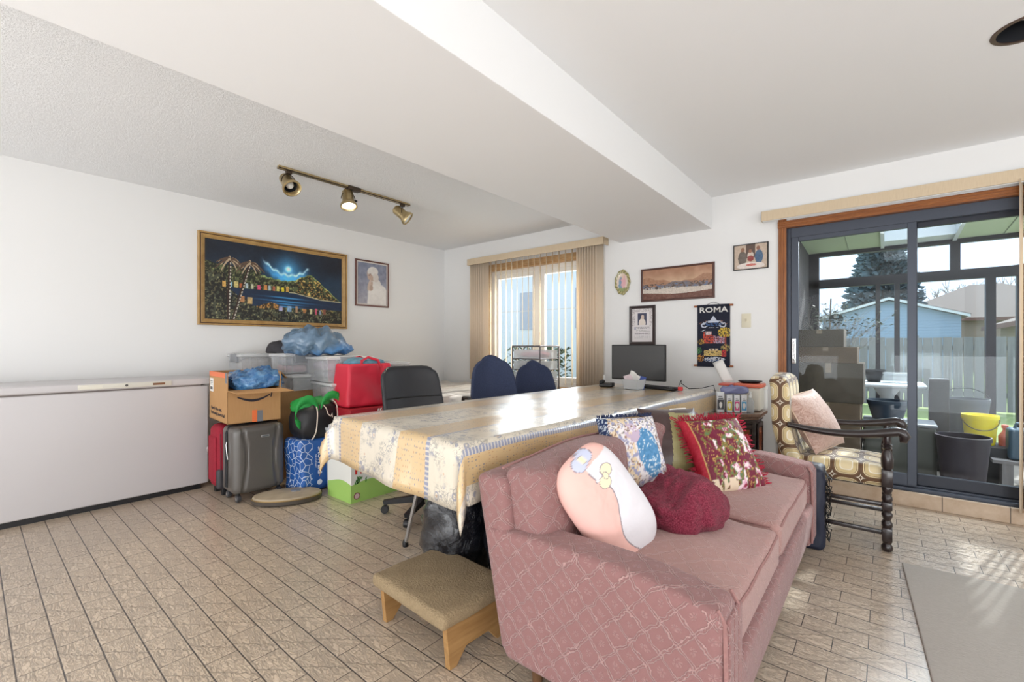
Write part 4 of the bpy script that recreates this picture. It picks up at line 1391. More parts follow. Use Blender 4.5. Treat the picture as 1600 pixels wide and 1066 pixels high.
def night_bay(U, V):
    n1 = vnoise(U, V, 60, 34, 1, 3); n2 = vnoise(U, V, 8, 4, 5, 4); n3 = vnoise(U, V, 110, 60, 9, 2)
    img = tint3(smooth01(V, .45, 1), C(22,52,78), C(24,30,44)) + (n2-.5)[...,None]*C(14,24,30)
    # moon glow and bright rim of cloud
    d = np.hypot((U-.557), (V-.735)*.55)
    img = img + np.exp(-(d/.10)**2)[...,None]*C(46,108,140) + np.exp(-(d/.022)**2)[...,None]*C(200,210,200)
    yc = .62 + 5.0*(U-.56)**2 + .012*np.sin(U*110)
    arc = np.exp(-((V-yc-.03)/.020)**2)*smooth01(U,.36,.40)*(1-smooth01(U,.70,.73))*(.5+n1)
    img = img*(1-arc[...,None]*.9)+arc[...,None]*C(190,222,232)*.9
    low = np.exp(-((V-yc+.03)/.06)**2)*smooth01(U,.34,.42)*(1-smooth01(U,.66,.74))
    img = img + low[...,None]*C(40,90,120)
    # hills left, middle and the long headland
    hl = .72-.17*U+.010*np.sin(U*70)
    hm = .62-.05*np.sin((U-.36)*9)+.006*np.sin(U*120)
    hp = .57+.12*smooth01(U,.55,.74)+.006*np.sin(U*90)
    hr = .69-.35*((np.clip(U,.74,1)-.74)/.24)+.006*np.sin(U*80)
    hill = np.where(U<.36, hl, np.where(U<.55, np.minimum(hm,.64), np.where(U<.74, hp, hr)))
    m_ = (V < hill)
    hc = C(34,38,26)+(n1>.56)[...,None]*C(54,58,36)+(n3>.7)[...,None]*C(70,64,40)
    rg = (U>.62)&(n3>.6); hc = hc + rg[...,None]*C(80,46,14)
    top = np.exp(-((V-hill)/.02)**2)*(U>.35); hc = hc+top[...,None]*C(70,90,54)
    img = np.where(m_[...,None], hc, img)
    # bay
    upper = np.where(U < .60, .415, .415-.34*(U-.60))
    upper = np.where(U > .8, .335-.15*(U-.8)-.0, upper)
    upper = np.where(U > .8, .345-.08*(U-.8), upper)
    bay = (V < upper) & (V > .20) & (U > .16+.2*(.38-V))
    bc = C(14,40,70)+np.zeros(U.shape+(3,)) + (n2-.5)[...,None]*C(10,20,26)
    for yy, hw in ((.335,.14),(.285,.18),(.25,.12),(.215,.10)):
        s_ = np.exp(-((V-yy-.05*(.55-U))/.010)**2)*np.exp(-((U-.55)/hw)**2)
        bc = bc + s_[...,None]*C(60,120,150)
    img = np.where(bay[...,None], bc, img)
    shore = np.exp(-((V-upper)/.007)**2)*(U>.56)*(U<.99)
    img = img*(1-shore[...,None])+shore[...,None]*C(206,196,160)
    # promontory
    pr = (V < .20+.06*np.exp(-((U-.43)/.06)**2)) & (U > .33) & (U < .52) & (V > .17)
    img = np.where(pr[...,None], C(60,48,30)+(n3>.55)[...,None]*C(130,90,40), img)
    # foreground brush
    fg = V < .175 + .10*np.exp(-((U-.0)/.25)**2)*3*(U<.3) + .012*np.sin(U*80)
    fg = fg | ((U < .16+.2*(.38-V)) & (V < .6)) & (V < .66-.55*U)
    fc = C(24,24,20)+(n1>.58)[...,None]*C(46,50,38)+(n3>.68)[...,None]*C(80,74,46)
    img = np.where((fg & (V < hill))[...,None], fc, img)
    # buildings
    rb = np.random.RandomState(3)
    pal = [C(226,176,90),C(150,196,214),C(226,206,130),C(200,110,60),C(200,214,220),C(210,212,180),C(236,90,130),C(226,150,80),C(190,210,214),C(196,110,80),C(226,214,120),C(240,220,40)]
    xs = [.12,.16,.195,.225,.265,.30,.345,.39,.42,.45,.48,.515,.55]
    for i, x in enumerate(xs):
        w_ = .008+.005*rb.rand(); h_ = .05+.03*rb.rand(); y = .42
        b = (abs(U-x) < w_)&(V > y)&(V < y+h_); img = np.where(b[...,None], pal[i % 12]*(.8+.25*n3[...,None]), img)
    for i, x in enumerate([.155,.235,.285,.50,.565,.62,.68,.735,.775,.81,.845]):
        y = [.30,.24,.22,.155,.15,.14,.14,.13,.125,.13,.135][i]
        w_ = [.012,.02,.022,.018,.02,.011,.014,.013,.010,.009,.014][i]; h_ = .06+.03*(i%3)/2
        w_ *= .75; b = (abs(U-x) < w_)&(V > y)&(V < y+h_); c_ = [C(170,190,210),C(200,140,90),C(214,180,120),C(180,180,216),C(150,190,226),C(200,160,120),C(190,130,80),C(226,220,170),C(226,100,130),C(150,170,200),C(150,90,70)][i]
        img = np.where(b[...,None], c_*(.8+.25*n3[...,None]), img)
    # palms
    def line(x0,y0,x1,y1,w0):
        dx,dy = x1-x0,y1-y0; asp = 1.75
        t_ = np.clip(((U-x0)*asp*dx*asp+(V-y0)*dy)/((dx*asp)**2+dy**2),0,1)
        return np.hypot((U-x0-dx*t_)*asp, V-y0-dy*t_) < w0, t_
    for (x0,y0,x1,y1) in ((.145,.02,.155,.77),(.175,.02,.285,.75)):
        m1, t_ = line(x0,y0,x1,y1,.016); img = np.where(m1[...,None], C(52,30,22), img)
        m2, t_ = line(x0+.006,y0,x1+.006,y1,.006); img = np.where((m2 & (np.sin(t_*110)>-.3))[...,None], C(214,206,190), img)
        for k in range(19):
            a = PI*(-.22+1.44*k/18)
            ex, ey = math.cos(a)*(.055+.045*((k*7)%5)/4), math.sin(a)*(.06+.05*((k*3)%4)/3)
            px0, py0 = x1, y1
            for s_ in range(7):
                u0, u1 = s_/7, (s_+1)/7
                q0 = (px0+ex*u0, py0+ey*u0-.085*u0*u0); q1 = (px0+ex*u1, py0+ey*u1-.085*u1*u1)
                mk_, _ = line(q0[0],q0[1],q1[0],q1[1],.012*(1-u0*.6))
                img = np.where(mk_[...,None], (C(96,74,58) if k % 3 else C(190,168,138)), img)
    return img + (n3-.5)[...,None]*10
M_canvas = vcol('oil_paint', .4, .25, 300, coat=.15)
def picture(name, label, cat, loc, rz, w, h, fn, nu, fprof, fm, backing=True, cm=None, part='canvas'):
    t = thing(name, label, cat, loc, rz)
    build(part, panel(w, h, fn, nu, max(2, int(nu*h/w))), cm or M_print, t, None, loc=(0,-.006,0))
    f = build('frame', frame4(w, h, fprof), fm, t, None)
    return t, f
def printmat():
    m_ = vcol('print_behind_glass', .25); return m_
M_print = printmat()
RL = PI/2   # front (-y) turned to face +x
t, f = picture('painting', 'gold framed night painting of a moonlit bay with palm trees', 'painting', (XA+.003, 1.975, 1.688), RL, 1.30, .72, night_bay, 420,
               [(-.004,.004),(-.004,.012),(.006,.016),(.008,.022),(.024,.030),(.030,.026),(.034,.026),(.038,.034),(.048,.034),(.050,0)], M_gold, cm=M_canvas)
build('groove', frame4(1.30, .72, [(.028,.0275),(.036,.0275)]), M_goldd, f, None)
def praying(U, V):
    n = vnoise(U, V, 10, 12, 3, 4)
    img = tint3(smooth01(V, 0, 1), C(160,160,172), C(134,140,160)) + (n-.5)[...,None]*40
    img = img + (smooth01(U,.4,1)*smooth01(1-V,.2,1))[...,None]*20
    def ell(cx, cy, rx, ry, c, a=0, soft=.15):
        nonlocal img
        dx, dy = U-cx, (V-cy)*1.33
        x = dx*math.cos(a)+dy*math.sin(a); y = -dx*math.sin(a)+dy*math.cos(a)
        d = np.sqrt((x/rx)**2+(y/ry)**2); m_ = 1-smooth01(d, 1-soft, 1)
        img = img*(1-m_[...,None])+m_[...,None]*(c+(n-.5)[...,None]*24)
    ell(.72,.20,.40,.46,C(232,228,224),.3); ell(.56,.05,.25,.3,C(226,222,218)); ell(.62,.50,.20,.18,C(228,224,220),.7)
    ell(.50,.72,.19,.22,C(196,176,164),.35); ell(.52,.80,.20,.17,C(226,222,218),.2); ell(.62,.66,.11,.16,C(216,208,202))
    ell(.43,.66,.10,.12,C(190,166,152),.5); ell(.40,.46,.055,.20,C(204,184,170),-.25); ell(.46,.44,.05,.18,C(192,170,156),-.25); ell(.47,.40,.06,.10,C(180,158,144))
    for x, y in ((.40,.70),(.43,.735)):
        ell(x, y, .03, .012, C(120,100,92), .4)
    return img
M_rosew = wood('rosewood_frame', srgb(124,84,78), srgb(92,60,56), .35, (1,1,1), 8)
M_silver = mat('inner_slip', srgb(206,200,196), .4)
t, f = picture('framed_print', 'small rosewood framed print of an old man in white praying', 'picture', (XA+.003, 3.005, 1.812), RL, .385, .475, praying, 130,
               [(-.002,.004),(-.002,.008),(.0,.010),(.010,.012),(.012,.018),(.026,.020),(.028,0)], M_rosew)
build('slip', frame4(.385, .475, [(-.003,.0105),(.010,.0135)]), M_silver, f, None)

# wide brown print: a plain painted dining hall, nothing of a known work
def hall(U, V):
    n = vnoise(U, V, 40, 20, 2, 3); n2 = vnoise(U, V, 90, 40, 6, 2); n3 = vnoise(U, V, 9, 4, 3, 3)
    img = tint3(smooth01(V,.45,1), C(206,172,142), C(168,124,98)) + (n3-.5)[...,None]*40
    h = .62+.10*np.sin(U*7+1)+.03*np.sin(U*23); img = np.where((V<h)[...,None], C(166,124,98)+(n-.5)[...,None]*40, img)
    h = .50+.06*np.sin(U*9+3)+.02*np.sin(U*31); img = np.where((V<h)[...,None], C(124,112,112)+(n-.5)[...,None]*50, img)
    riv = (V<.38+.03*np.sin(U*6))&(V>.20+.04*np.sin(U*5+2)); img = np.where(riv[...,None], C(206,194,182)+(n2-.5)[...,None]*40, img)
    img = np.where((V<=.20+.04*np.sin(U*5+2))[...,None], C(108,68,54)+(n-.5)[...,None]*50, img)
    tr = (n>.57)&(V>.34)&(V<.52); img = np.where(tr[...,None], C(84,70,64), img)
    tr = (n<.38)&(V>.36)&(V<.50); img = np.where(tr[...,None], C(96,116,146), img)
    return img
M_brownf = wood('brown_frame', srgb(92,58,48), srgb(66,40,34), .4, (1,1,1), 8)
picture('framed_print', 'wide brown framed landscape print in warm browns, above the monitor', 'picture', (-1.463, YB-.003, 1.668), 0, .635, .283, hall, 230,
        [(-.002,.004),(-.002,.010),(.004,.014),(.014,.014),(.016,0)], M_brownf)

def trio(U, V):
    n = vnoise(U, V, 20, 14, 8, 3)
    img = C(196,176,158)+(n-.5)[...,None]*30
    img = np.where(((U>.36)&(U<.64)&(V>.45))[...,None], C(96,78,70), img)
    def ell(cx, cy, rx, ry, c):
        nonlocal img
        m_ = ((U-cx)/rx)**2+((V-cy)/ry)**2 < 1; img = np.where(m_[...,None], c+(n-.5)[...,None]*30, img)
    ell(.25,.45,.13,.30,C(110,100,92)); ell(.26,.80,.055,.09,C(150,112,92)); ell(.75,.47,.12,.28,C(74,100,130)); ell(.73,.82,.055,.09,C(146,106,88))
    ell(.50,.52,.10,.18,C(206,190,176)); ell(.49,.72,.05,.08,C(150,108,88)); ell(.5,.42,.10,.12,C(150,70,66)); ell(.5,.12,.42,.14,C(226,214,206)); ell(.52,.16,.16,.05,C(196,110,100))
    return img
M_blackf = mat('thin_black_frame', srgb(30,28,28), .4)
picture('framed_photo', 'small black framed photograph of three people beside the patio door', 'picture', (-.850, YB-.003, 1.832), 0, .247, .200, trio, 90,
        [(-.001,.004),(-.001,.010),(.006,.012),(.007,0)], M_blackf)

def diploma(U, V):
    n = vnoise(U, V, 40, 60, 8, 2)
    img = C(222,216,216)+np.zeros(U.shape+(3,))
    bd = ((U<.14)|(U>.86)|(V>.90))&(n>.52)&(V>.48); img = np.where(bd[...,None], C(170,160,160), img)
    ph = (U>.28)&(U<.72)&(V>.50)&(V<.86)
    pc = C(54,56,84)+np.zeros(U.shape+(3,)); e = ((U-.5)/.17)**2+((V-.56)/.14)**2 < 1; pc = np.where(e[...,None], C(222,210,200), pc)
    e = ((U-.52)/.08)**2+((V-.74)/.07)**2 < 1; pc = np.where(e[...,None], C(206,186,172), pc)
    img = np.where(ph[...,None], pc, img)
    for k, y in enumerate((.44,.40,.35,.31,.25,.21,.17,.12)):
        ln = (abs(V-y)<(.010 if k == 4 else .005))&(U>(.2 if k < 4 else .1))&(U<.9)&(n>.42); img = np.where(ln[...,None], C(120,112,116), img)
    sh = (abs(U-.16)<.05)&(abs(V-.40)<.045); img = np.where(sh[...,None], C(176,172,186), img)
    return img
M_dkf = wood('dark_wide_frame', srgb(58,42,42), srgb(40,28,28), .35, (1,1,1), 8)
picture('framed_certificate', 'dark framed blessing certificate with a small portrait, behind the monitor', 'picture', (-1.786, YB-.003, 1.292), 0, .205, .320, diploma, 80,
        [(-.001,.004),(-.001,.008),(.006,.014),(.022,.018),(.026,.014),(.028,0)], M_dkf)

# ceramic plaque
def plaque_geo():
    g = G(); cols = []
    rings = [0,.2,.4,.55,.68,.78,.88,.96,1.0,1.0]
    zs = [.006,.006,.006,.005,.006,.010,.014,.014,.010,0]
    V = []; N = 64
    for r, z in zip(rings, zs):
        for k in range(N):
            a = 2*PI*k/N
            sc = 1+ (.035*math.cos(a*9)+.02*math.cos(a*4))*max(0, (r-.6)/.4)
            V.append((r*.080*sc*math.cos(a), -z-.002, r*.122*sc*math.sin(a)))
            if r < .7:
                x, y = r*math.cos(a), r*math.sin(a)
                c = C(226,206,190)
                if (x+.25)**2/.08+(y+.05)**2/.25 < 1: c = C(120,150,176)
                if (x-.15)**2/.10+(y-.0)**2/.30 < 1: c = C(224,172,176)
                if (x-.1)**2+(y-.42)**2 < .02: c = C(226,196,176)
                if y < -.45: c = C(150,160,110)
            else: c = [C(120,116,60), C(176,170,110), C(214,200,150), C(92,84,48)][(k*7+int(r*10)*3) % 4]
            cols.append(c/255)
    F = [(i*N+k, i*N+(k+1) % N, (i+1)*N+(k+1) % N, (i+1)*N+k) for i in range(len(rings)-1) for k in range(N)]
    g.add(V, F); c = np.array(cols); g.col = np.where(c <= .04045, c/12.92, ((c+.055)/1.055)**2.4)
    return g
single('wall_plaque', plaque_geo(), vcol('glazed_ceramic', .2, coat=.5), 'oval scalloped ceramic plaque with painted figures right of the window', 'plaque', (-1.990, YB-.001, 1.720), smooth=80)

# hanging towel with ROMA
def roma(U, V):
    n = vnoise(U, V, 50, 90, 8, 2); n2 = vnoise(U, V, 26, 44, 5, 2)
    img = C(24,28,46)+(n-.5)[...,None]*14
    def put(m_, c): 
        nonlocal img
        img = np.where(m_[...,None], c, img)
    # generic dome and curved arms
    put((abs(U-.5) < .10*(1-(V-.76)/.08))&(V>.74)&(V<.83), C(196,200,214))
    put((abs(U-.5) < .17)&(V>.72)&(V<.745), C(200,206,220))
    d = np.hypot((U-.22)/.11, (V-.68)/.045); put((d<1)&(d>.55)&(n>.35), C(196,200,214))
    d = np.hypot((U-.78)/.11, (V-.68)/.045); put((d<1)&(d>.55)&(n>.35), C(196,200,214))
    d = np.hypot((U-.5)/.36, (V-.70)/.06); put((d<1)&(d>.75)&(V>.69)&(n>.35), C(190,196,210)); put((d<.7)&(V<.72)&(n2>.5), C(56,84,128))
    put((abs(V-.635)<.005)&(abs(U-.5)<.16)&(n>.45), C(200,200,206))
    put(((abs(V-.79+.2*abs(U-.5))<.016))&(abs(U-.5)>.2)&(abs(U-.5)<.44)&(n>.55), C(130,92,76))
    # amphitheatre
    top = np.where(U<.45, .56, .51-.10*(U-.45))
    put((U>.19)&(U<.84)&(V>.375)&(V<top)&(n>.40), C(206,84,62)); put((U>.5)&(U<.84)&(V>.375)&(V<top)&(n>.5), C(176,164,184)); put((U>.24)&(U<.44)&(V>.51)&(V<.575)&(n>.4), C(214,196,196))
    for k in range(3): put((abs(V-(.41+.04*k))<.004)&(U>.19)&(U<.8), C(60,40,60))
    # tree at the right
    put((((U-.84)/.20)**2+((V-.555)/.085)**2<1)&(n>.46), C(206,176,70)); put((abs(U-.865)<.018)&(V>.15)&(V<.52), C(150,70,56)); put((((U-.86)/.14)**2+((V-.30)/.06)**2<1)&(n>.52), C(170,150,90))
    put((((U-.12)/.11)**2+((V-.40)/.05)**2<1)&(n>.5), C(190,150,70)); put((((U-.06)/.08)**2+((V-.25)/.06)**2<1)&(n>.5), C(80,130,80)); put((((U-.10)/.11)**2+((V-.12)/.06)**2<1)&(n>.5), C(206,140,60))
    # palace and fountain
    put((U>.20)&(U<.76)&(V>.16)&(V<.255)&(n>.36), C(206,176,110)); put((abs(U-.5)<.14)&(V>.25)&(V<.285)&(n>.4), C(220,200,170)); put((abs(U-.82)<.07)&(V>.15)&(V<.26)&(n>.45), C(190,60,60))
    d = np.hypot((U-.52)/.34, (V-.10)/.045); put((d<1)&(n>.48), C(196,200,210)); put((abs(V-.085)<.009)&(abs(U-.52)<.24), C(40,70,120)); put((abs(V-.085)<.005)&(abs(U-.52)<.22)&(n>.5), C(220,226,230))
    # birds
    put((abs(V-.585-.2*(U-.16))<.006)&(U>.10)&(U<.26)&(n>.45), C(210,214,220))
    return img
t = thing('wall_hanging', 'dark navy hanging towel reading ROMA with wooden rods', 'wall hanging', (-1.140, YB-.004, 0))
build('towel', panel(.268, .515, roma, 110, 210), vcol('printed_linen', .85, .3, 500), t, None, loc=(0, -.006, 1.182))
M_rod = wood('rod_wood', srgb(176,110,70), srgb(140,84,52), .5)
for z in (1.442, .922):
    build('rod', G().tube([(-.160,-.012,z),(.160,-.012,z)], .0085, 10), M_rod, t)
    build('sleeve', G().tube([(-.132,-.012,z),(.132,-.012,z)], .0105, 10), mat('navy_cloth', srgb(26,30,46), .9), t)
build('hanging_cord', G().tube([(-.05,-.012,1.452),(-.02,-.008,1.470),(0,-.006,1.474),(.02,-.008,1.470),(.05,-.012,1.452)], .0018, 5), M_black, t)
g = textgeo('ROMA', .066, .0006, sx=1.0, bold=.0012); g.xf(Matrix.Translation((-.0,-.0085,1.405)) @ RX90)
wd_ = max(v[0] for v in g.V)-min(v[0] for v in g.V); g.warp(lambda x,y,z: (x*.232/wd_, y, z))
build('lettering', g, mat('white_print', srgb(222,220,216), .8), t, None)
# light switch
t = thing('light_switch', 'ivory light switch plate between the towel and the patio door', 'switch', (-.884, YB, 1.305))
build('plate', G().rbox(-.036,.036,-.006,0,-.058,.058,.003,1), mat('ivory_plastic', srgb(222,214,190), .4), t)
build('toggle', G().rbox(-.005,.005,-.018,-.004,-.008,.014,.002,1), mat('ivory_toggle', srgb(206,196,170), .4), t)

# ============================================================ TRACK LIGHT
M_brass = mat('brushed_brass', srgb(196,176,134), .32, .85)
M_bronze = mat('dark_bronze', srgb(84,72,60), .4, .7)
t = thing('track_light', 'brass ceiling track light with three spot heads', 'ceiling light', (-3.33, 1.99, ZC))
g = G().rbox(-.016,.016,-.575,.575,-.020,0,.003,1)
build('rail', g, M_brass, t)
g = G(); g.box(-.0175,-.010,-.576,.576,-.0205,-.014); g.box(.010,.0175,-.576,.576,-.0205,-.014)
build('rail_edge', g, M_bronze, t)
g = G().rbox(-.030,.030,-.04,.07,-.030,0,.004,1); build('power_feed', g, M_bronze, t)
def spot(y, d_, lit):
    """head hanging from rail at y pointing along d_"""
    a = G().rbox(-.013,.013,y-.02,y+.02,-.042,-.018,.002,1)
    ad = build('adapter', a, M_bronze, t)
    d_ = Vector(d_).normalized()
    piv = Vector((0, y, -.112))
    q = d_.to_track_quat('Z', 'Y'); M_ = Matrix.Translation(piv) @ q.to_matrix().to_4x4()
    prof = [(.0,-.062),(.022,-.062),(.031,-.050),(.033,.012),(.042,.028),(.047,.036),(.047,.048),(.042,.050),(.038,.046),(.030,.02),(.026,-.02),(.0,-.02)]
    M_ = M_ @ Matrix.Scale(1.38, 4)
    h = build('spot_head', G().lathe(prof, seg=28, mat=M_, cap=False), M_brass, t, 50)
    build('reflector', G().lathe([(.041,.047),(.029,.02),(.025,-.018),(0,-.018)], seg=28, mat=M_, cap=False), M_black if lit == 0 else M_white, h)
    # yoke
    side = (M_.to_3x3() @ Vector((1,0,0))); side.z = 0; side.normalize()
    P = []
    for k in range(13):
        th = PI*k/12
        P.append(tuple(piv + side*math.cos(th)*.054 + Vector((0,0,1))*math.sin(th)*.068))
    build('yoke', G().tube(P, .0035, 6), M_bronze, t)
    build('thumb_screw', G().tube([tuple(piv+side*.048), tuple(piv+side*.070)], .008, 8), M_black, t)
    if lit == 1:
        n = NT('glowing_lamp_face'); n.base((1,.95,.8)); n.b.inputs['Emission Color'].default_value = (1,.90,.66,1); n.b.inputs['Emission Strength'].default_value = 6
        build('lamp_face', G().lathe([(0,.046),(.02,.045),(.038,.040)], seg=24, mat=M_, cap=False), n.m, h)
    elif lit == 2:
        build('lamp_face', G().lathe([(0,.047),(.02,.046),(.039,.042)], seg=24, mat=M_, cap=False), mat('frosted_lens', (.8,.82,.86), .15), h)
    else:
        build('lamp_face', G().lathe([(0,.03),(.012,.028),(.020,.018),(.022,-.015)], seg=20, mat=M_, cap=False), M_bulb, h)
spot(-.50, (.62,.05,-.62), 0)
spot(-.03, (.35,-.1,-1), 1)
spot(.50, (.55,.55,-.62), 2)
lamp('track_spot', 'SPOT', (-3.28, 1.95, 2.20), aim((.35,-.1,-1)), 25, (1,.86,.62), .03).data.spot_size = 1.2
# ============================================================ THE PILE BY THE LEFT WALL
from mathutils import noise as mn
def wrinkle(x, y, z, f, seed=0, ridged=True):
    p = Vector((x*f+seed*3.1, y*f-seed*1.7, z*f+seed))
    a = mn.noise(p); b = mn.noise(p*2.3); c = mn.noise(p*5.1)
    if ridged: return (abs(a)*1.0+abs(b)*.5+abs(c)*.25)-.35
    return a+.5*b+.25*c
def blob(hx, hy, hz, n=(28,20), e=.8, amp=.015, f=9, seed=0, flat=-1, fn=None, ridged=True, m=0):
    """closed lumpy body, flattened at flat*hz underneath"""
    g = G(); V = []; F = []
    nu, nv = n
    def sp(c, e_): return math.copysign(abs(c)**e_, c)
    for j in range(nv+1):
        th = -PI/2 + PI*j/nv
        for i in range(nu):
            ph = 2*PI*i/nu
            x = hx*sp(math.cos(th), e)*sp(math.cos(ph), e); y = hy*sp(math.cos(th), e)*sp(math.sin(ph), e); z = hz*sp(math.sin(th), e)
            nn = Vector((x/hx**2, y/hy**2, z/hz**2)); nn = nn.normalized() if nn.length > 0 else Vector((0,0,1))
            d = amp*wrinkle(x, y, z, f, seed, ridged)
            x += nn.x*d; y += nn.y*d; z += nn.z*d
            z = max(z, flat*hz)
            if fn: x, y, z = fn(x, y, z)
            V.append((x, y, z))
    for j in range(nv):
        for i in range(nu):
            a = j*nu+i; b = j*nu+(i+1) % nu
            if j == 0: F.append((i, (i+1) % nu + nu, i + nu)) if False else F.append((a, b, b+nu, a+nu))
            else: F.append((a, b, b+nu, a+nu))
    return g.add(V, F, m)

# --- suitcases
M_redfab = mat('crimson_luggage_fabric', srgb(158,20,46), .75, var=.2, vscale=120, bump=.2, bscale=400)
M_greyabs = mat('graphite_hard_shell', srgb(92,88,84), .32, bump=.08, bscale=200, coat=.2)
M_wheel = mat('wheel_grey', srgb(60,60,64), .4)
M_silverm = mat('satin_silver', srgb(190,190,190), .3, .8)
t = thing('suitcase', 'crimson fabric suitcase standing under the open carton, next to the freezer', 'suitcase', (-3.815, 1.33, 0))
b = build('body', G().rbox(-.095,.095,-.17,.17,.045,.515,.05,4,(2,4,6), fn=lambda x,y,z:(x, y*(1+.03*math.sin(z*6)), z)), M_redfab, t, 60)
g = G(); g.rbox(-.07,.07,-.182,-.16,.10,.43,.012,3); build('front_pocket', g, M_redfab, b)
g = G(); 
P = [(-.088,-.150,.08),(-.09,-.150,.3),(-.085,-.150,.45),(-.05,-.150,.50),(.05,-.150,.50),(.085,-.150,.45),(.09,-.150,.3),(.088,-.150,.08)]
g.tube(P, .004, 6); build('zip_piping', g, mat('dark_red_piping', srgb(110,14,34), .6), b)
build('zip_pull', G().rbox(-.075,-.066,-.190,-.181,.30,.345,.002,1), M_silverm, b)
build('corner_guard', G().rbox(.045,.099,-.174,-.10,.045,.20,.03,3), mat('charcoal_guard', srgb(60,58,62), .5), b)
for x in (-.07,.07): 
    for y in (-.12,.12): build('foot', G().rbox(x-.015,x+.015,y-.02,y+.02,0,.06,.006,1), M_bplast, t)
t = thing('suitcase', 'graphite hard shell suitcase on spinner wheels under the open carton', 'suitcase', (-3.565, 1.345, 0))
def shell(x, y, z):
    # bulging waist lines moulded in the shell
    yy = y/.175
    if x > .0: x = x + .012*(1-yy*yy) - .007*(abs(abs(yy)-.62+.10*math.cos((z-.3)*9)) < .07)
    return (x, y, z)
b = build('body', G().rbox(-.12,.115,-.175,.175,.055,.53,.045,4,(3,34,12), fn=shell), M_greyabs, t, 40)
for xx in (-.015, .005):
    P = [(xx,-.179,.10),(xx,-.179,.48),(xx,-.16,.525),(xx,.0,.534),(xx,.16,.525),(xx,.179,.48),(xx,.179,.10)]
    build('zip', G().tube(P, .0045, 6), M_black, b)
build('badge', G().rbox(.125,.129,-.0-.0,.055,.44,.455,.003,1), M_silverm, b)
build('badge_field', G().rbox(.1285,.1295,.004,.051,.4435,.4515,.001,1), M_greyb, b)
g = G(); g.tube([(-.06,-.05,.53),(-.06,-.05,.545),(-.06,.05,.545),(-.06,.05,.53)], .007, 6); build('carry_handle', g, M_black, t)
g = G(); g.tube([(.03,-.181,.30),(.03,-.186,.33),(.01,-.186,.40),(.01,-.181,.42)], .004, 6); build('zip_pull', g, M_silverm, t)
for x in (-.09,.085):
    for y in (-.135,.135):
        w_ = build('wheel', G().lathe([(0,-.014),(.022,-.014),(.026,-.009),(.026,.009),(.022,.014),(0,.014)], seg=18, mat=Matrix.Translation((x,y,.0265)) @ RX90), M_wheel, t)
        build('hub', G().lathe([(0,.0145),(.013,.0145),(.013,-.0145),(0,-.0145)], seg=12, mat=Matrix.Translation((x,y,.0265)) @ RX90), M_silverm, w_)
        build('wheel_fork', G().rbox(x-.014,x+.014,y-.008,y+.008,.040,.07,.003,1), M_bplast, w_)

# --- open delivery carton
def cardm(name, a, b_):
    n = NT(name); v = n.coord(); f = n.noise(v, 4, 4); st = n.noise(n.coord(scale=(1,1,.1)), 150, 2)
    n.base(n.mix(n.math('MULTIPLY', n.math('ADD', f, st), .5), a, b_)); n.set(Roughness=.85); n.b.inputs['Specular IOR Level'].default_value = .2
    n.bump(st, .1, .002); return n.m
M_card = cardm('kraft_cardboard', srgb(196,154,108), srgb(170,128,84))
M_cardin = cardm('kraft_inside', srgb(176,136,88), srgb(150,112,68))
M_ink = mat('navy_print_ink', srgb(40,36,46), .8)
M_orange = mat('orange_tape', srgb(236,120,70), .35)
M_greyt = mat('grey_duct_tape', srgb(128,130,136), .35, .2)
M_paper = mat('white_paper', srgb(232,230,226), .8)
BX, BY, BZ = -3.735, 1.345, .548
t = thing('delivery_carton', 'open brown delivery carton with a dark curved arrow, on top of the suitcases', 'box', (BX, BY, BZ), math.radians(-4))
bw, bd, bh, th = .235, .175, .355, .004
g = G(); g.box(-bw,bw,-bd,bd,0,.005)
g.box(-bw,bw,-bd,-bd+th,0,bh); g.box(-bw,bw,bd-th,bd,0,bh); g.box(-bw,-bw+th,-bd,bd,0,bh); g.box(bw-th,bw,-bd,bd,0,bh-.12)
build('box_body', g, [M_card], t, None)
g = G(); L = .13
V = [(bw,-bd,bh-.12),(bw,bd,bh-.12),(bw+L,bd+.045,bh-.135),(bw+L,-bd+.03,bh-.135)]
V += [(a,b_,c-.004) for a,b_,c in V]
g.add(V, [(0,1,2,3),(7,6,5,4),(0,3,7,4),(1,0,4,5),(2,1,5,6),(3,2,6,7)])
build('flap', g, M_card, t, None)
g = G(); V = [(-bw,bd,bh),(bw-.02,bd,bh),(bw-.05,bd+.06,bh-.055),(-bw+.03,bd+.06,bh-.055)]; V += [(a,b_+.003,c+.003) for a,b_,c in V]
g.add(V, [(0,1,2,3),(7,6,5,4),(0,3,7,4),(1,0,4,5),(2,1,5,6),(3,2,6,7)]); build('flap', g, M_cardin, t, None)
g = G(); g.box(-bw,bw-.03,-bd-.001,-bd+.005,bh-.035,bh+.001); build('orange_tape', g, M_orange, t, None)
g = G(); g.box(bw-.0,bw+.0012,-.02,.012,.0,.085); build('orange_tape', g, M_orange, t, None)
g = G(); g.box(bw-.05,bw-.0,-bd-.002,-bd,bh-.07,bh+.0015); g.box(bw,bw+.0015,.014,.05,.0,.08); g.box(bw-.05,bw+.001,-bd-.002,-bd+.03,bh-.001,bh+.001); build('duct_tape', g, M_greyt, t, None)
g = G().box(-bw+.02,-bw+.11,-bd-.0012,-bd,bh-.15,bh-.05); lb = build('address_label', g, M_paper, t, None)
g = G()
for k in range(9): g.box(-bw+.03+.007*k,-bw+.033+.007*k+.002*(k % 2),-bd-.0018,-bd-.0012,bh-.135,bh-.115)
for k in range(3): g.box(-bw+.03,-bw+.09,-bd-.0018,-bd-.0012,bh-.075-.012*k,bh-.071-.012*k)
build('label_print', g, M_ink, lb, None)
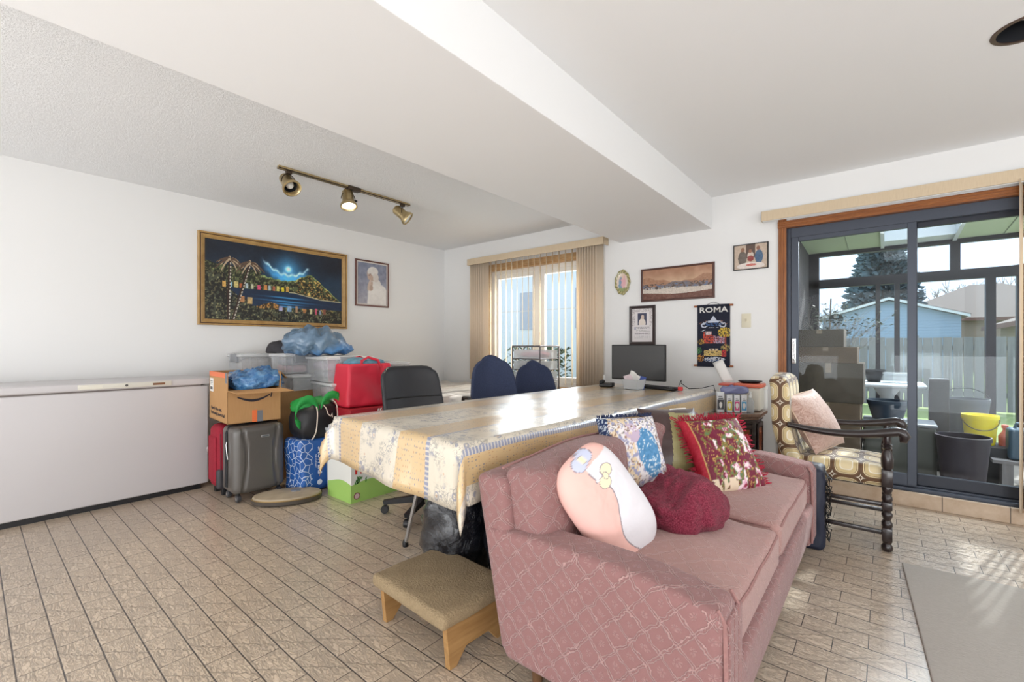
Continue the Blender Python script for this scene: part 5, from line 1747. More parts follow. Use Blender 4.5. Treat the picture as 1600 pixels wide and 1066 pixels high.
# curved arrow on the wide side, x = bw, running from -y to +y
g = G(); n_ = 18
V = []
for k in range(n_+1):
    u = k/n_; y = -.115+.215*u; zc = .185 - .035*math.sin(PI*min(1,u*.97)) + .01*u; hw = .0045+.0045*math.sin(PI*u)
    V += [(bw+.0012, y, zc-hw), (bw+.0012, y, zc+hw)]
g.add(V, [(2*k, 2*k+2, 2*k+3, 2*k+1) for k in range(n_)])
def stroke(P, w_):
    for a, b_ in zip(P, P[1:]):
        d_ = (Vector(b_)-Vector(a)).normalized(); s_ = Vector((-d_.y, d_.x))*w_
        g.add([(bw+.0013, a[0]-s_.x, a[1]-s_.y), (bw+.0013, b_[0]-s_.x, b_[1]-s_.y), (bw+.0013, b_[0]+s_.x, b_[1]+s_.y), (bw+.0013, a[0]+s_.x, a[1]+s_.y)], [(0,1,2,3)])
stroke([(.070,.208),(.090,.214),(.108,.212),(.110,.195),(.104,.172)], .0045)
build('printed_arrow', g, M_ink, t, None, fix=False)
g = textgeo("Here's the deal.", .032, .0003, 'LEFT', .9, .0008).join(textgeo("Seriously, here it is!", .032, .0003, 'LEFT', .9, .0008), Matrix.Translation((0,-.035,0)))
wd_ = max(v[0] for v in g.V); k_ = .36/wd_
g.warp(lambda x,y,z:(x*k_, y, z)); g.xf(Matrix.Translation((-bw+.045,-bd-.001,.085)) @ RX90)
build('lettering', g, M_ink, t, None)
M_bluebag = NT('blue_plastic_bag')
v = M_bluebag.coord(); f = M_bluebag.noise(v, 22, 5, .6, 1)
M_bluebag.base(M_bluebag.mix(M_bluebag.ramp(f, [(.35,(0,0,0)),(.7,(1,1,1))]), srgb(34,92,150), srgb(104,158,204))); M_bluebag.set(Roughness=.2)
M_bluebag.b.inputs['Coat Weight'].default_value = .5; M_bluebag.bump(f, .6, .01); M_bluebag = M_bluebag.m
def tail(x, y, z):
    k = max(0, (y-.03)/.2)
    return (x*(1-.4*min(1,k)), y+.0*k, z + .02*k)
single('blue_bag', blob(.19,.165,.085, (60,34), .75, .045, 13, 2, -.6, fn=lambda x,y,z: (x+.03, y*(1.0+.25*(y>0)), z+.012*math.sin(y*20))), M_bluebag, 'crumpled blue plastic bag lying in the open delivery carton', 'bag', (BX+.02, BY+.03, BZ+.285), math.radians(-4), smooth=60)

# --- clear storage bins
M_binp = clear_plastic('bin_plastic', (.98,.985,.99), .27, (.96,.965,.97), .2)
M_lidp = clear_plastic('bin_lid_plastic', (.97,.98,.98), .6, (.97,.97,.97), .25)
M_latch = mat('grey_latch', srgb(146,148,152), .45)
def binbox(label, loc, rz, L, W, H, cols, latch=True, seed=1):
    t = thing('storage_bin', label, 'storage bin', loc, rz, 'clear storage bins in the pile')
    s_ = .92
    def tp(x, y, z): k = s_+(1-s_)*(z/H); return (x*k, y*k, z)
    g = G()
    th = .003
    g.box(-L/2,L/2,-W/2,W/2,0,th); g.box(-L/2,L/2,-W/2,-W/2+th,th,H-.018); g.box(-L/2,L/2,W/2-th,W/2,th,H-.018); g.box(-L/2,-L/2+th,-W/2,W/2,th,H-.018); g.box(L/2-th,L/2,-W/2,W/2,th,H-.018)
    for q in (-.3, .3):
        g.box(-.004+q*L,.004+q*L,-W/2-.003,-W/2,0,H-.02); g.box(L/2,L/2+.003,-.004+q*W,.004+q*W,0,H-.02)
    g.warp(tp)
    build('bin_body', g, M_binp, t, None)
    g = G().rbox(-L/2-.012,L/2+.012,-W/2-.012,W/2+.012,H-.022,H,.006,2); g.rbox(-L/2+.03,L/2-.03,-W/2+.03,W/2-.03,H-.002,H+.006,.004,1)
    build('lid', g, M_lidp, t, 40)
    if latch:
        for sx in (-1, 1):
            build('latch', G().rbox(sx*(L/2+.004)-.012,sx*(L/2+.004)+.012,-W*.24,W*.24,H-.07,H+.004,.005,2), M_latch, t)
    r_ = random.Random(seed)
    k = 0
    for c in cols:
        hz = (H-.05)/len(cols)/2
        g = blob(L*.42, W*.42, hz*1.1, (26,12), .6, .02, 12, seed+k, fn=lambda x,y,z,k=k: (x, y, z+.012+hz*(2*k+1)))
        build('folded_clothes', g, c, t, 60); k += 1
    return t
fab = lambda nme, *c: mat(nme, srgb(*c), .9, var=.3, vscale=25)
F1, F2, F3, F4, F5, F6 = fab('dusty_pink_cloth',196,146,156), fab('denim_cloth',84,92,116), fab('mauve_cloth',156,132,160), fab('pale_cloth',214,208,206), fab('dark_cloth',62,60,64), fab('rose_cloth',206,120,134)
# supporting cartons
t = thing('carton', 'plain brown carton at the foot of the pile, behind the black bag', 'box', (-3.46, 2.05, 0), math.radians(-3))
build('box_body', G().box(-.34,.10,-.12,.26,0,.60), M_card, t, None, bevel=.004)
build('tape', G().box(-.34,.101,.05,.10,.599,.601), M_orange, t, None)
t = thing('carton', 'plain brown carton against the wall under the farthest bins', 'box', (-4.15, 1.98, 0), 0)
build('box_body', G().box(-.36,.34,-.46,.42,0,.72), M_card, t, None, bevel=.004)
build('tape', G().box(-.36,.341,-.02,.03,.719,.721), M_orange, t, None)
binbox('clear bin of pink clothes directly under the other clear bin, left of the red bag', (-3.53, 2.03, .602), math.radians(-6), .42, .36, .195, [F4, F1], seed=3)
binbox('wide clear bin with grey latches under the big blue bag', (-3.60, 2.02, .805), math.radians(-6), .50, .38, .20, [F2, F3], seed=5)
binbox('clear bin of dark clothes behind the blue bag in the carton', (-3.86, 1.83, .722), math.radians(4), .22, .26, .13, [F5], False, seed=8)
binbox('narrow clear bin left of the wide latched bin', (-3.94, 1.80, .862), math.radians(4), .25, .26, .165, [F1, F2], True, seed=11)
binbox('clear bin with grey latches against the wall, farthest left in the pile', (-4.36, 1.66, .722), PI/2, .34, .30, .30, [F4, F4], True, seed=13)
binbox('clear bin behind the folded dark garment', (-4.28, 2.02, .722), PI/2, .34, .34, .27, [F1, F4], False, seed=15)
binbox('clear bin half hidden behind the red bag, nearest the corner', (-3.70, 2.56, .72), math.radians(5), .36, .30, .22, [F3, F1], False, seed=17)
t = thing('carton', 'brown carton under the bin nearest the corner', 'box', (-3.70, 2.58, 0), 0)
build('box_body', G().box(-.22,.22,-.19,.19,0,.718), M_card, t, None, bevel=.004)
build('tape', G().box(-.22,.221,-.02,.03,.717,.719), M_orange, t, None)
# big blue bag of clothes on top: grey clothing shows through the film
def bigm():
    n = NT('blue_film_over_clothes'); v = n.coord(); f = n.noise(n.coord(scale=(1,1,1), rot=(0,0,.8)), 9, 5, .6, 1.5)
    sep = n.node('SeparateXYZ'); n.link(v, sep.inputs[0])
    k = n.math('ADD', n.math('MULTIPLY', sep.outputs[2], -5.5), n.math('MULTIPLY', sep.outputs[1], 2.2))
    k = n.math('ADD', k, n.math('MULTIPLY', f, 1.0))
    m_ = n.ramp(k, [(.25,(0,0,0)),(.75,(1,1,1))])
    c = n.mix(f, srgb(84,112,138), srgb(120,144,166))
    n.base(n.mix(m_, c, n.mix(f, srgb(36,88,160), srgb(110,170,220)))); n.set(Roughness=.28)
    n.b.inputs['Coat Weight'].default_value = .4; n.bump(f, .5, .012); return n.m
single('blue_bag', blob(.24,.30,.12, (80,50), .85, .055, 10, 4, -.75, fn=lambda x,y,z: (x, y+.10*z, (z+.09)*(1-.75*max(0,y+.05)/.33)*(1.12 if y < 0 else 1.12-.2*y)-.09 + .01*math.sin(x*30+y*40))), bigm(), 'large stuffed blue plastic bag of clothes topmost on the pile', 'bag', (-3.82, 1.97, 1.112), math.radians(20), smooth=60)
single('folded_garment', blob(.13,.12,.055, (26,14), .6, .03, 14, 6, -.8), F5, 'folded dark garment tucked beside the big blue bag', 'clothing', (-4.06, 1.79, 1.075), .4, smooth=60)
# red box and red shopping bag
M_red = mat('red_nonwoven', srgb(204,40,62), .55, bump=.1, bscale=300)
M_redd = mat('dark_red_print', srgb(150,22,36), .45)
t = thing('carton', 'plain carton under the flat red box', 'box', (-3.25, 2.10, 0), math.radians(-3))
build('box_body', G().box(-.09,.09,-.20,.22,0,.545), M_card, t, None, bevel=.004)
build('tape', G().box(-.09,.091,-.02,.03,.544,.546), M_orange, t, None)
t = thing('flat_box', 'flat dark red printed box under the red shopping bag', 'box', (-3.24, 2.06, .547), math.radians(-3))
build('box_body', G().rbox(-.19,.19,-.23,.23,0,.07,.004,1), M_redd, t)
g = textgeo('AKAI', .034, .0004, bold=.0008); g.xf(Matrix.Translation((.191,.03,.046)) @ Matrix.Rotation(PI/2,4,'Z') @ RX90)
build('lettering', g, mat('white_print_red', srgb(226,220,216), .6), t, None)
t = thing('shopping_bag', 'large red nonwoven shopping bag stuffed with blue cloth', 'bag', (-3.25, 2.05, .619), math.radians(-3))
def rb(x, y, z):
    v = z/.34
    k = 1.02-.10*v
    d_ = .012*math.sin(z*22+y*14)*(1-abs(y)/.3)+.010*wrinkle(x,y,z,9,3,False)
    fold = -.022*math.exp(-((y-.10)/.03)**2)*v
    return ((x*k) + (d_+fold if x > 0 else -d_), y*k, z)
g = G().rbox(-.13,.13,-.205,.205,0,.34,.03,3,(6,16,14), fn=rb)
g.F = [f for f in g.F if not all(g.V[i][2] > .333 for i in f)]; g.M = [0]*len(g.F)
b = build('bag_body', g, M_red, t, 60)
so = b.modifiers.new('th','SOLIDIFY'); so.thickness = .002
for x in (-.11, .11):
    P = [(x,-.09,.30),(x*.9,-.07,.36),(x*.6,0,.385),(x*.9,.07,.36),(x,.09,.30)]
    build('bag_handle', G().tube(P, .008, 4, sx=1.6), M_red, t)
single('folded_blanket', blob(.105,.16,.06, (26,16), .7, .04, 10, 9, -.9), fab('teal_blanket',96,140,164), 'pale blue blanket sticking out of the red shopping bag', 'blanket', (-3.25, 2.05, .935), 0, smooth=60)
# printed blue tote with black duffel and green bag above
M_tote = NT('blue_printed_tote'); v = M_tote.coord()
sep = M_tote.node('SeparateXYZ'); M_tote.link(v, sep.inputs[0])
vor = M_tote.voro(M_tote.coord(scale=(1,1,1)), 22, 'DISTANCE_TO_EDGE')
ln = M_tote.math('LESS_THAN', vor.outputs['Distance'], .035)
reg = M_tote.math('LESS_THAN', sep.outputs[1], -.06)
M_tote.base(M_tote.mix(M_tote.math('MULTIPLY', ln, reg), M_tote.mix(M_tote.noise(v, 6, 3), srgb(30,78,150), srgb(56,110,184)), srgb(214,224,236))); M_tote.set(Roughness=.35)
M_tote.bump(M_tote.noise(v, 14, 4), .3, .008); M_tote = M_tote.m
t = thing('shopping_bag', 'blue lattice print shopping tote on the floor beside the graphite suitcase', 'bag', (-3.42, 1.70, 0), math.radians(4))
b = build('bag_body', G().rbox(-.12,.12,-.15,.15,0,.40,.03,3,(5,10,10), fn=lambda x,y,z:(x*(1+.06*math.sin(z*9))+.008*wrinkle(x,y,z,10,5,False), y+.010*math.sin(z*14), z)), M_tote, t, 60)
g = textgeo('SHOPPERS', .045, .0004, bold=.001).join(textgeo('DRUG MART', .018, .0004), Matrix.Translation((0,-.032,0)))
g.xf(Matrix.Translation((.138,-.012,.235)) @ Matrix.Rotation(PI/2,4,'Z') @ RX90 @ Matrix.Rotation(-PI/2,4,'Z'))
build('lettering', g, mat('white_print_blue', srgb(220,228,238), .6), t, None)
g = G().lathe([(0,0),(.02,0),(.02,.001),(0,.001)], seg=20, mat=Matrix.Translation((.137,-.012,.07)) @ Matrix.Rotation(PI/2,4,'Y')); build('round_emblem', g, mat('white_mark', srgb(220,228,238), .6), t, None)
M_nylon = mat('black_nylon', srgb(24,24,28), .5, bump=.2, bscale=120)
t = thing('duffel_bag', 'black nylon sports bag with white piping lying on the blue tote', 'bag', (-3.40, 1.73, .52), math.radians(6))
b = build('bag_body', blob(.14,.185,.145,(36,24),.72,.014,8,3,-.85), M_nylon, t, 60)
M_pipe = mat('white_piping', srgb(220,206,190), .6)
for dy in (-.09,.08):
    P = []
    for k in range(15):
        a = -.9+2.2*k/14
        P.append((.146*math.copysign(abs(math.cos(a))**.72, math.cos(a))+.006, dy+.02*math.sin(a), .150*math.copysign(abs(math.sin(a))**.72, math.sin(a))+.004))
    build('piping', G().tube(P, .0045, 6), M_pipe, b)
build('zip_cord', G().tube([(.10,-.02,.14),(.13,.0,.10),(.152,.0,.06),(.155,.02,.04),(.158,.03,.06),(.156,.035,.03)], .004, 6), M_pipe, b)
M_green = mat('green_nonwoven', srgb(34,150,66), .6, bump=.2, bscale=200)
t = thing('green_bag', 'bright green cloth bag with loop handles slumped over the black sports bag', 'bag', (-3.42, 1.70, .64), 0)
g = blob(.11,.15,.055,(30,16),.8,.03,10,5,-.9)
build('bag_body', g, M_green, t, 60)
def strap(P, w_=.030):
    g = G(); V = []
    for p in P: V += [(p[0], p[1], p[2]-w_), (p[0]+.004, p[1], p[2]+w_)]
    g.add(V, [(2*k, 2*k+2, 2*k+3, 2*k+1) for k in range(len(P)-1)])
    return g
def arc(cy, r, x0, z0, n=16, a0=0, a1=PI, sq=1.2):
    return [(x0+.03*math.sin(PI*k/n), cy+r*math.cos(a0+(a1-a0)*k/n), z0+r*sq*math.sin(a0+(a1-a0)*k/n)) for k in range(n+1)]
for cy, r, z0 in ((-.10,.085,-.04),(.09,.085,-.02)):
    o = build('loop_handle', strap(arc(cy, r, .12, z0, a0=-1.1, a1=PI+1.1)), M_green, t, 60, fix=False)
    so = o.modifiers.new('th','SOLIDIFY'); so.thickness = .004
# oval board
M_oval = mat('worn_beige_vinyl', srgb(176,160,136), .6, var=.2, vscale=10)
t = thing('oval_board', 'flat oval beige padded board with a dark rim on the floor by the suitcase', 'board', (-3.26, 1.45, 0), math.radians(58))
build('rim', G().lathe([(.20,0),(.225,.01),(.225,.035),(.215,.042),(.0,.042)], (0,0,0), 44, sy=.62), mat('dark_rubber_rim', srgb(72,64,56), .6), t)
build('brass_edge', G().lathe([(.226,.034),(.229,.038),(.226,.044)], (0,0,0), 44, sy=.62, cap=False), mat('tarnished_edge', srgb(136,112,72), .4, .5), t)
build('padded_top', G().lathe([(.222,.042),(.215,.052),(.16,.058),(0,.060)], (0,0,0), 44, sy=.62), M_oval, t)
build('button', G().lathe([(.035,.058),(.03,.066),(.0,.067)], (.05,.02,0), 20, sy=.8), M_greyt, t)
# nappy carton: white and green, no character
M_lime = mat('lime_print', srgb(160,200,104), .5)
t = thing('diaper_box', 'white and lime green diaper carton on the floor under the table end', 'box', (-3.0, 1.89, 0), math.radians(0))
hx_, hy_ = .155, .195
g = G().box(-hx_,hx_,-hy_,hy_,0,.30); b = build('box_body', g, mat('white_card', srgb(226,226,220), .5), t, None, bevel=.003)
g = G()
n_ = 24
for f_ in range(2):
    for k in range(n_):
        u0, u1 = -1+2*k/n_, -1+2*(k+1)/n_
        z0, z1 = .125+.020*math.sin(u0*2+1+f_), .125+.020*math.sin(u1*2+1+f_)
        if f_ == 0: g.add([(u0*hx_,-hy_-.001,.0),(u1*hx_,-hy_-.001,.0),(u1*hx_,-hy_-.001,z1),(u0*hx_,-hy_-.001,z0)], [(0,1,2,3)])
        else: g.add([(hx_+.001,u0*hy_,.0),(hx_+.001,u1*hy_,.0),(hx_+.001,u1*hy_,z1),(hx_+.001,u0*hy_,z0)], [(0,1,2,3)])
build('green_print', g, M_lime, t, None, fix=False)
g = G(); r_ = random.Random(2)
for k in range(26):
    y = r_.choice([r_.uniform(-.16,-.08), r_.uniform(.04,.16)]); z = .13+r_.uniform(-.01,.03); a = r_.uniform(.4,2.6); L = .03
    c_, s_ = math.cos(a)*L, math.sin(a)*L
    g.add([(hx_+.002,y,z),(hx_+.002,y+c_*.5-s_*.2,z+s_*.5+c_*.2),(hx_+.002,y+c_,z+s_),(hx_+.002,y+c_*.5+s_*.2,z+s_*.5-c_*.2)], [(0,1,2,3)])
build('leaf_print', g, mat('leaf_green', srgb(84,150,70), .6), t, None, fix=False)
M_redp = mat('red_print', srgb(206,44,44), .5)
g = textgeo('HUGGIES', .075, .0004, bold=.003); g.xf(Matrix.Translation((hx_+.001,.0,.222)) @ Matrix.Rotation(PI/2,4,'Z') @ RX90)
wd_ = max(v[1] for v in g.V)-min(v[1] for v in g.V); g.warp(lambda x,y,z: (x, y*.33/wd_, z))
build('lettering', g, M_redp, t, None)
g = G().lathe([(0,0),(.024,0),(.024,.001),(0,.001)], seg=24, mat=Matrix.Translation((hx_+.0012,-.15,.045)) @ Matrix.Rotation(PI/2,4,'Y')); rd = build('round_mark', g, mat('plum_mark', srgb(140,70,84), .6), t, None)
g = G().lathe([(.0,0),(.018,0),(.018,.001),(0,.001)], seg=24, mat=Matrix.Translation((hx_+.0022,-.15,.045)) @ Matrix.Rotation(PI/2,4,'Y')); build('mark_field', g, mat('pale_mark', srgb(206,180,176), .6), rd, None)
# white translucent tub behind
t = thing('laundry_basket', 'pale translucent basket behind the diaper carton', 'basket', (-3.24, 1.78, 0))
build('basket_body', G().lathe([(.05,0),(.07,.46),(.078,.46),(.078,.48),(.068,.48),(.066,.45),(.0,.01)], seg=24, sy=.7), clear_plastic('frosted_tub', (.85,.87,.9), .55), t, 40)
build('contents', G().lathe([(.045,.01),(.062,.40),(0,.42)], seg=16, sy=.7), F4, t)
# --- low bed in the corner, drawer cart
M_quilt = mat('white_quilt', srgb(226,222,216), .9, c2=srgb(212,204,196), vscale=6, bump=.5, bscale=14, bdist=.02)
t = thing('day_bed', 'low bed under a white quilt in the far left corner', 'bed', (-3.78, 3.44, 0))
build('bed_base', G().rbox(-.76,.66,-.56,.60,.05,.36,.02,2), M_white, t)
build('mattress', G().rbox(-.77,.68,-.57,.62,.365,.55,.05,3,(4,4,1)), M_paper, t)
build('quilt', G().rbox(-.775,.70,-.60,.64,.48,.625,.035,3,(24,22,2), fn=lambda x,y,z:(x,y,z+(.03*wrinkle(x,y,0,3,2,False)-.0 if z > .58 else 0))), M_quilt, t, 70)
for sx in (-.7,.6):
    for sy in (-.5,.55): build('leg', G().tube([(sx,sy,0),(sx,sy,.06)], .02, 8), M_dwood, t)
M_cart = mat('grey_cart_metal', srgb(120,116,118), .35, .6)
M_draw = clear_plastic('drawer_plastic', (.93,.94,.95), .4)
t = thing('drawer_cart', 'slim grey metal cart with clear pull out drawers in front of the window', 'cart', (-2.86, 3.86, 0))
hx_, hy_ = .18, .17
for sx in (-1,1):
    for sy in (-1,1): build('upright', G().tube([(sx*hx_,sy*hy_,.04),(sx*hx_,sy*hy_,1.09)], .008, 6), M_cart, t)
build('top_rail', G().tube([(-hx_,-hy_,1.09),(hx_,-hy_,1.09),(hx_,hy_,1.09),(-hx_,hy_,1.09)], .008, 6, closed=True), M_cart, t)
for k in range(6):
    z = 1.075-.115*(k+1)
    g = G(); g.box(-.165,.165,-.165,.165,z,z+.004); g.box(-.165,.165,-.168,-.164,z,z+.095); g.box(-.165,-.162,-.165,.165,z,z+.09); g.box(.162,.165,-.165,.165,z,z+.09); g.box(-.165,.165,.162,.165,z,z+.09)
    dr = build('drawer', g, M_draw, t, None)
    build('runner', G().tube([(-hx_,-hy_,z-.002),(hx_,-hy_,z-.002),(hx_,hy_,z-.002),(-hx_,hy_,z-.002)], .005, 6, closed=True), M_cart, t)
    g = blob(.14,.14,.03,(20,8),.6,.01,14,k,fn=lambda x,y,z:(x,y,z+.0))
    g.warp(lambda x,y,zz,z=z:(x,y,zz+z+.04)); build('drawer_contents', g, [F6,F4,F4,F5,F4,F2][k], dr, 60)
for sx in (-1,1):
    for sy in (-1,1): build('caster', G().lathe([(0,-.01),(.02,-.01),(.02,.01),(0,.01)], seg=12, mat=Matrix.Translation((sx*hx_,sy*hy_,.0205)) @ RX90), M_bplast, t)

# ============================================================ UNDER THE TABLE
M_bagk = NT('black_bin_bag'); f = M_bagk.noise(M_bagk.coord(), 16, 5, .65, 1.2)
M_bagk.base(M_bagk.mix(f, srgb(14,14,18), srgb(30,32,40))); M_bagk.set(Roughness=.22); M_bagk.b.inputs['Coat Weight'].default_value = .5; M_bagk.bump(f, .9, .02); M_bagk = M_bagk.m
single('bin_bag', blob(.16,.22,.26,(36,28),.75,.05,9,1,-.95), M_bagk, 'black plastic sack standing under the table corner, left of the pair', 'bag', (-1.56, 1.52, .248), .3, smooth=60, group='black sacks under the table')
single('bin_bag', blob(.14,.22,.24,(36,28),.75,.05,9,7,-.95), M_bagk, 'black plastic sack between the table and the sofa back, right of the pair', 'bag', (-1.22, 1.60, .229), .1, smooth=60, group='black sacks under the table')
M_bluec = mat('royal_blue_canvas', srgb(34,70,150), .8)
t = thing('folding_stool', 'folded stool with silver tube legs and blue canvas under the table edge', 'stool', (-1.92, 1.55, 0))
for (x0,y0,x1,y1) in ((-.10,-.02,.03,.0),(.02,.02,.07,.05)):
    l = build('leg', G().tube([(x0,y0,.012),(x1,y1,.47)], .011, 10), M_steel, t)
    build('rubber_foot', G().lathe([(.015,0),(.016,.02),(.012,.035)], (x0,y0,0), 12), M_bplast, l)
build('canvas_seat', blob(.07,.05,.05,(20,12),.8,.02,14,2, fn=lambda x,y,z:(x+.06,y+.02,z+.45)), M_bluec, t, 60)
build('hoop', G().tube([(.07,.10,.02),(.05,.10,.25),(.08,.10,.30),(.13,.10,.28)], .014, 8), mat('grey_hoop', srgb(130,124,116), .5), t)
single('cable', G().tube([(-2.96,2.30,.006),(-2.80,2.25,.006),(-2.62,2.16,.006),(-2.52,2.12,.006),(-2.3,2.2,.006),(-2.0,2.3,.006)], .005, 6), M_black, 'thin dark cable lying on the tiles behind the diaper carton', 'cable')
# bag behind the sofa arm
t = thing('backpack', 'dark navy fringed bag standing between the sofa and the armchair', 'bag', (-.34, 2.985, 0), .05)
b = build('bag_body', G().rbox(-.14,.09,-.10,.09,.0,.44,.03,3,(5,5,10), fn=lambda x,y,z:(x+.012*wrinkle(x,y,z,12,4,False), y+.006*math.sin(z*20), z)), mat('navy_nylon', srgb(26,32,52), .5, bump=.3, bscale=80), t, 60)
g = G(); r_ = random.Random(9)
for k in range(60):
    z = .08+.34*k/60; x = .105+r_.uniform(-.01,.02)
    g.tube([(.088, -.09+.15*r_.random(), z), (x, -.09+.15*r_.random(), z-.02), (x-.005, -.09+.15*r_.random(), z-.045)], .0022, 4)
build('fringe', g, M_bplast, b)
# ============================================================ CUSHIONS AND THROW ON THE SOFA
def orient(u, v):
    """rotation whose local x -> u, local z -> v-ish, local -y -> facing out"""
    u = Vector(u).normalized(); v = Vector(v); v = (v-u*v.dot(u)).normalized()
    y = v.cross(u).normalized()      # z x x = y
    return Matrix((u, y, v)).transposed().to_4x4()
def cushion(w, h, t, n=30, p=2.6, corner=.10, colfn=None, wr=.004, seed=0, sag=0):
    """both faces on one sheet wrapped around; local x width, z height, -y front; returns G with colours"""
    g = G(); cols = []; uv = []
    for side in (-1, 1):
        V = []
        for j in range(n+1):
            for i in range(n+1):
                a, b = -1+2*i/n, -1+2*j/n
                # edges draw in a little between the corners
                x = a*w/2*(1-corner*(1-abs(b)**2.0)*0 - corner*.5*(1-b*b)*abs(a)**3)
                z = b*h/2*(1-corner*.5*(1-a*a)*abs(b)**3)
                k = max(0, (1-abs(a)**p))*max(0, (1-abs(b)**p))
                y = side*t/2*k**.55
                y += wr*wrinkle(x, side*.1, z, 14, seed, False)*min(1, k*3)
                z -= sag*(1-a*a)*max(0, b)*h
                V.append((x, y, z)); uv.append((x+side*3, z))
                if colfn: cols.append(((i/n, j/n, side)))
        F = [(j*(n+1)+i, j*(n+1)+i+1, (j+1)*(n+1)+i+1, (j+1)*(n+1)+i) for j in range(n) for i in range(n)]
        if side > 0: F = [tuple(reversed(f)) for f in F]
        g.add(V, F)
    if colfn:
        A = np.array(cols)
        c = np.clip(colfn(A[:,0], A[:,1], A[:,2])/255., 0, 1)
        g.col = np.where(c <= .04045, c/12.92, ((c+.055)/1.055)**2.4)
    else: g.uv = uv
    return g
def place(name, g, m, label, loc, R, cat='cushion', parent_thing=True):
    t = thing(name, label, cat, loc)
    t.rotation_euler = R.to_euler()
    b = build('cover', g, m, t, 75)
    return t, b
# long plush pillow, pink below and white above, with a pale bow (no character)
def roundbody(w, h, t, n=(160,90)):
    """stadium shaped pillow: local x width, z length"""
    g = G(); V = []; cols = []; nu, nv = n
    for side in (-1, 1):
        for j in range(nv+1):
            for i in range(nu+1):
                s_ = i/nu; r_ = j/nv
                a = 2*PI*s_
                # outline of a superellipse
                cx = math.copysign(abs(math.cos(a))**.60, math.cos(a))*w/2; cz = math.copysign(abs(math.sin(a))**.55, math.sin(a))*h/2
                x, z = cx*r_, cz*r_
                y = side*t/2*(1-r_**2.8)**.5
                y += .004*wrinkle(x, side, z, 16, 3, False)*(1-r_**4)
                V.append((x, y, z)); cols.append((x/w+.5, z/h+.5, side))
    off = (nu+1)*(nv+1)
    F = [(j*(nu+1)+i, j*(nu+1)+i+1, (j+1)*(nu+1)+i+1, (j+1)*(nu+1)+i) for j in range(nv) for i in range(nu)]
    g.add(V, F + [tuple(reversed([q+off for q in f])) for f in F])
    A = np.array(cols); U, W_, s_ = A[:,0], A[:,1], A[:,2]
    c = np.zeros((len(A), 3))+C(236,188,178)
    x, z = (U-.5)*w, (W_-.5)*h
    def put(m_, col): c[m_ & (s_ < 0)] = col
    line_ = C(150,138,142)
    edge = .012+.030*np.sin((z+.02)*22)*(z<.10)
    white = (x > edge-.03) & (z < .155)
    put(white, C(226,222,226)); put((abs(x-edge+.03) < .0022) & (z < .155), line_)
    def ring(cx, cz, rx, rz, fill, lw=.10):
        d = np.sqrt(((x-cx)/rx)**2+((z-cz)/rz)**2); put(d < 1, fill); put((d < 1)&(d > 1-lw*.016/min(rx, rz)*1.4), line_)
    # plain shapes: a bow, buttons and clouds
    ring(-.02,.175,.030,.022,C(196,200,222)); ring(.018,.185,.030,.022,C(196,200,222)); ring(.0,.180,.012,.012,C(240,226,180))
    ring(.008,.085,.026,.020,C(240,226,190)); ring(.040,.110,.026,.020,C(240,226,190)); ring(.024,.098,.012,.012,C(240,226,190))
    pass
    c_ = c/255; g.col = np.where(c_ <= .04045, c_/12.92, ((c_+.055)/1.055)**2.4)
    return g
M_plush = vcol('plush_print', .9, .2, 500, spec=.1)
ax = Vector((-.15,-.13,.28)).normalized()
wd_dir = Vector((.30,.93,.36)); wd_dir -= ax*wd_dir.dot(ax)
R = orient(wd_dir, ax)
t, b = place('plush_pillow', roundbody(.27,.405,.13), M_plush, 'long rounded pink and white plush pillow leaning in the near sofa corner', (-.712,1.362,.568), R)
g = G().grid(lambda u,v: (.05+.05*u, .01+.006*math.sin(u*5), -.212-.035*v-.01*u), 6, 3)
o = build('care_label', g, M_paper, t, 60); so = o.modifiers.new('th','SOLIDIFY'); so.thickness = .001

# printed cushion with navy edge
def floral(U, V, s_):
    n = vnoise(U, V, 26, 26, 4, 3); n2 = vnoise(U, V, 60, 60, 9, 2); n3 = vnoise(U, V, 12, 12, 2, 2)
    img = C(232,226,226)+np.zeros(U.shape+(3,))
    img = np.where((U<.45)[...,None]&(n3>.42)[...,None], C(228,208,176), img)
    img = np.where(((n>.60))[...,None], C(160,160,190), img); img = np.where(((n<.36)&(n2>.5))[...,None], C(150,110,96), img); img = np.where(((n2>.72))[...,None], C(120,116,110), img)
    fl = (((U-.66)/.19)**2+((V-.45)/.32)**2 < 1); img = np.where(fl[...,None], C(84,140,184)+(n2-.5)[...,None]*70, img); img = np.where((fl&(n2>.66))[...,None], C(214,226,230), img)
    r2 = (((U-.45)/.12)**2+((V-.72)/.14)**2); img = np.where(((r2<1)&(n>.45))[...,None], C(196,176,196), img)
    nv = (U<.13+.03*np.sin(V*14)); img = np.where(nv[...,None], C(28,48,92), img); img = np.where((nv&(n2>.66))[...,None], C(196,206,216), img)
    return img
M_print1 = vcol('printed_cotton', .8, .2, 400)
u_ = Vector((.62,.75,.02)); v_ = Vector((-.52,.10,.85))
t, b = place('throw_pillow', cushion(.27,.32,.15,60,colfn=floral,seed=2), M_print1, 'cream and blue flower print cushion with navy edging in the middle of the sofa', (-.83,1.815,.640), orient(u_, v_))
M_navyp = mat('navy_print_edge', srgb(26,42,80), .8, var=.4, vscale=120)
g = G(); r_ = random.Random(4)
for k in range(60):
    u = k/59
    for zz in (-.160,.160):
        g.tube([(-.125+.25*u, 0, zz), (-.125+.25*u+r_.uniform(-.01,.01), r_.uniform(-.006,.006), zz*1.08)], .0025, 4)
build('edging', g, M_navyp, t)
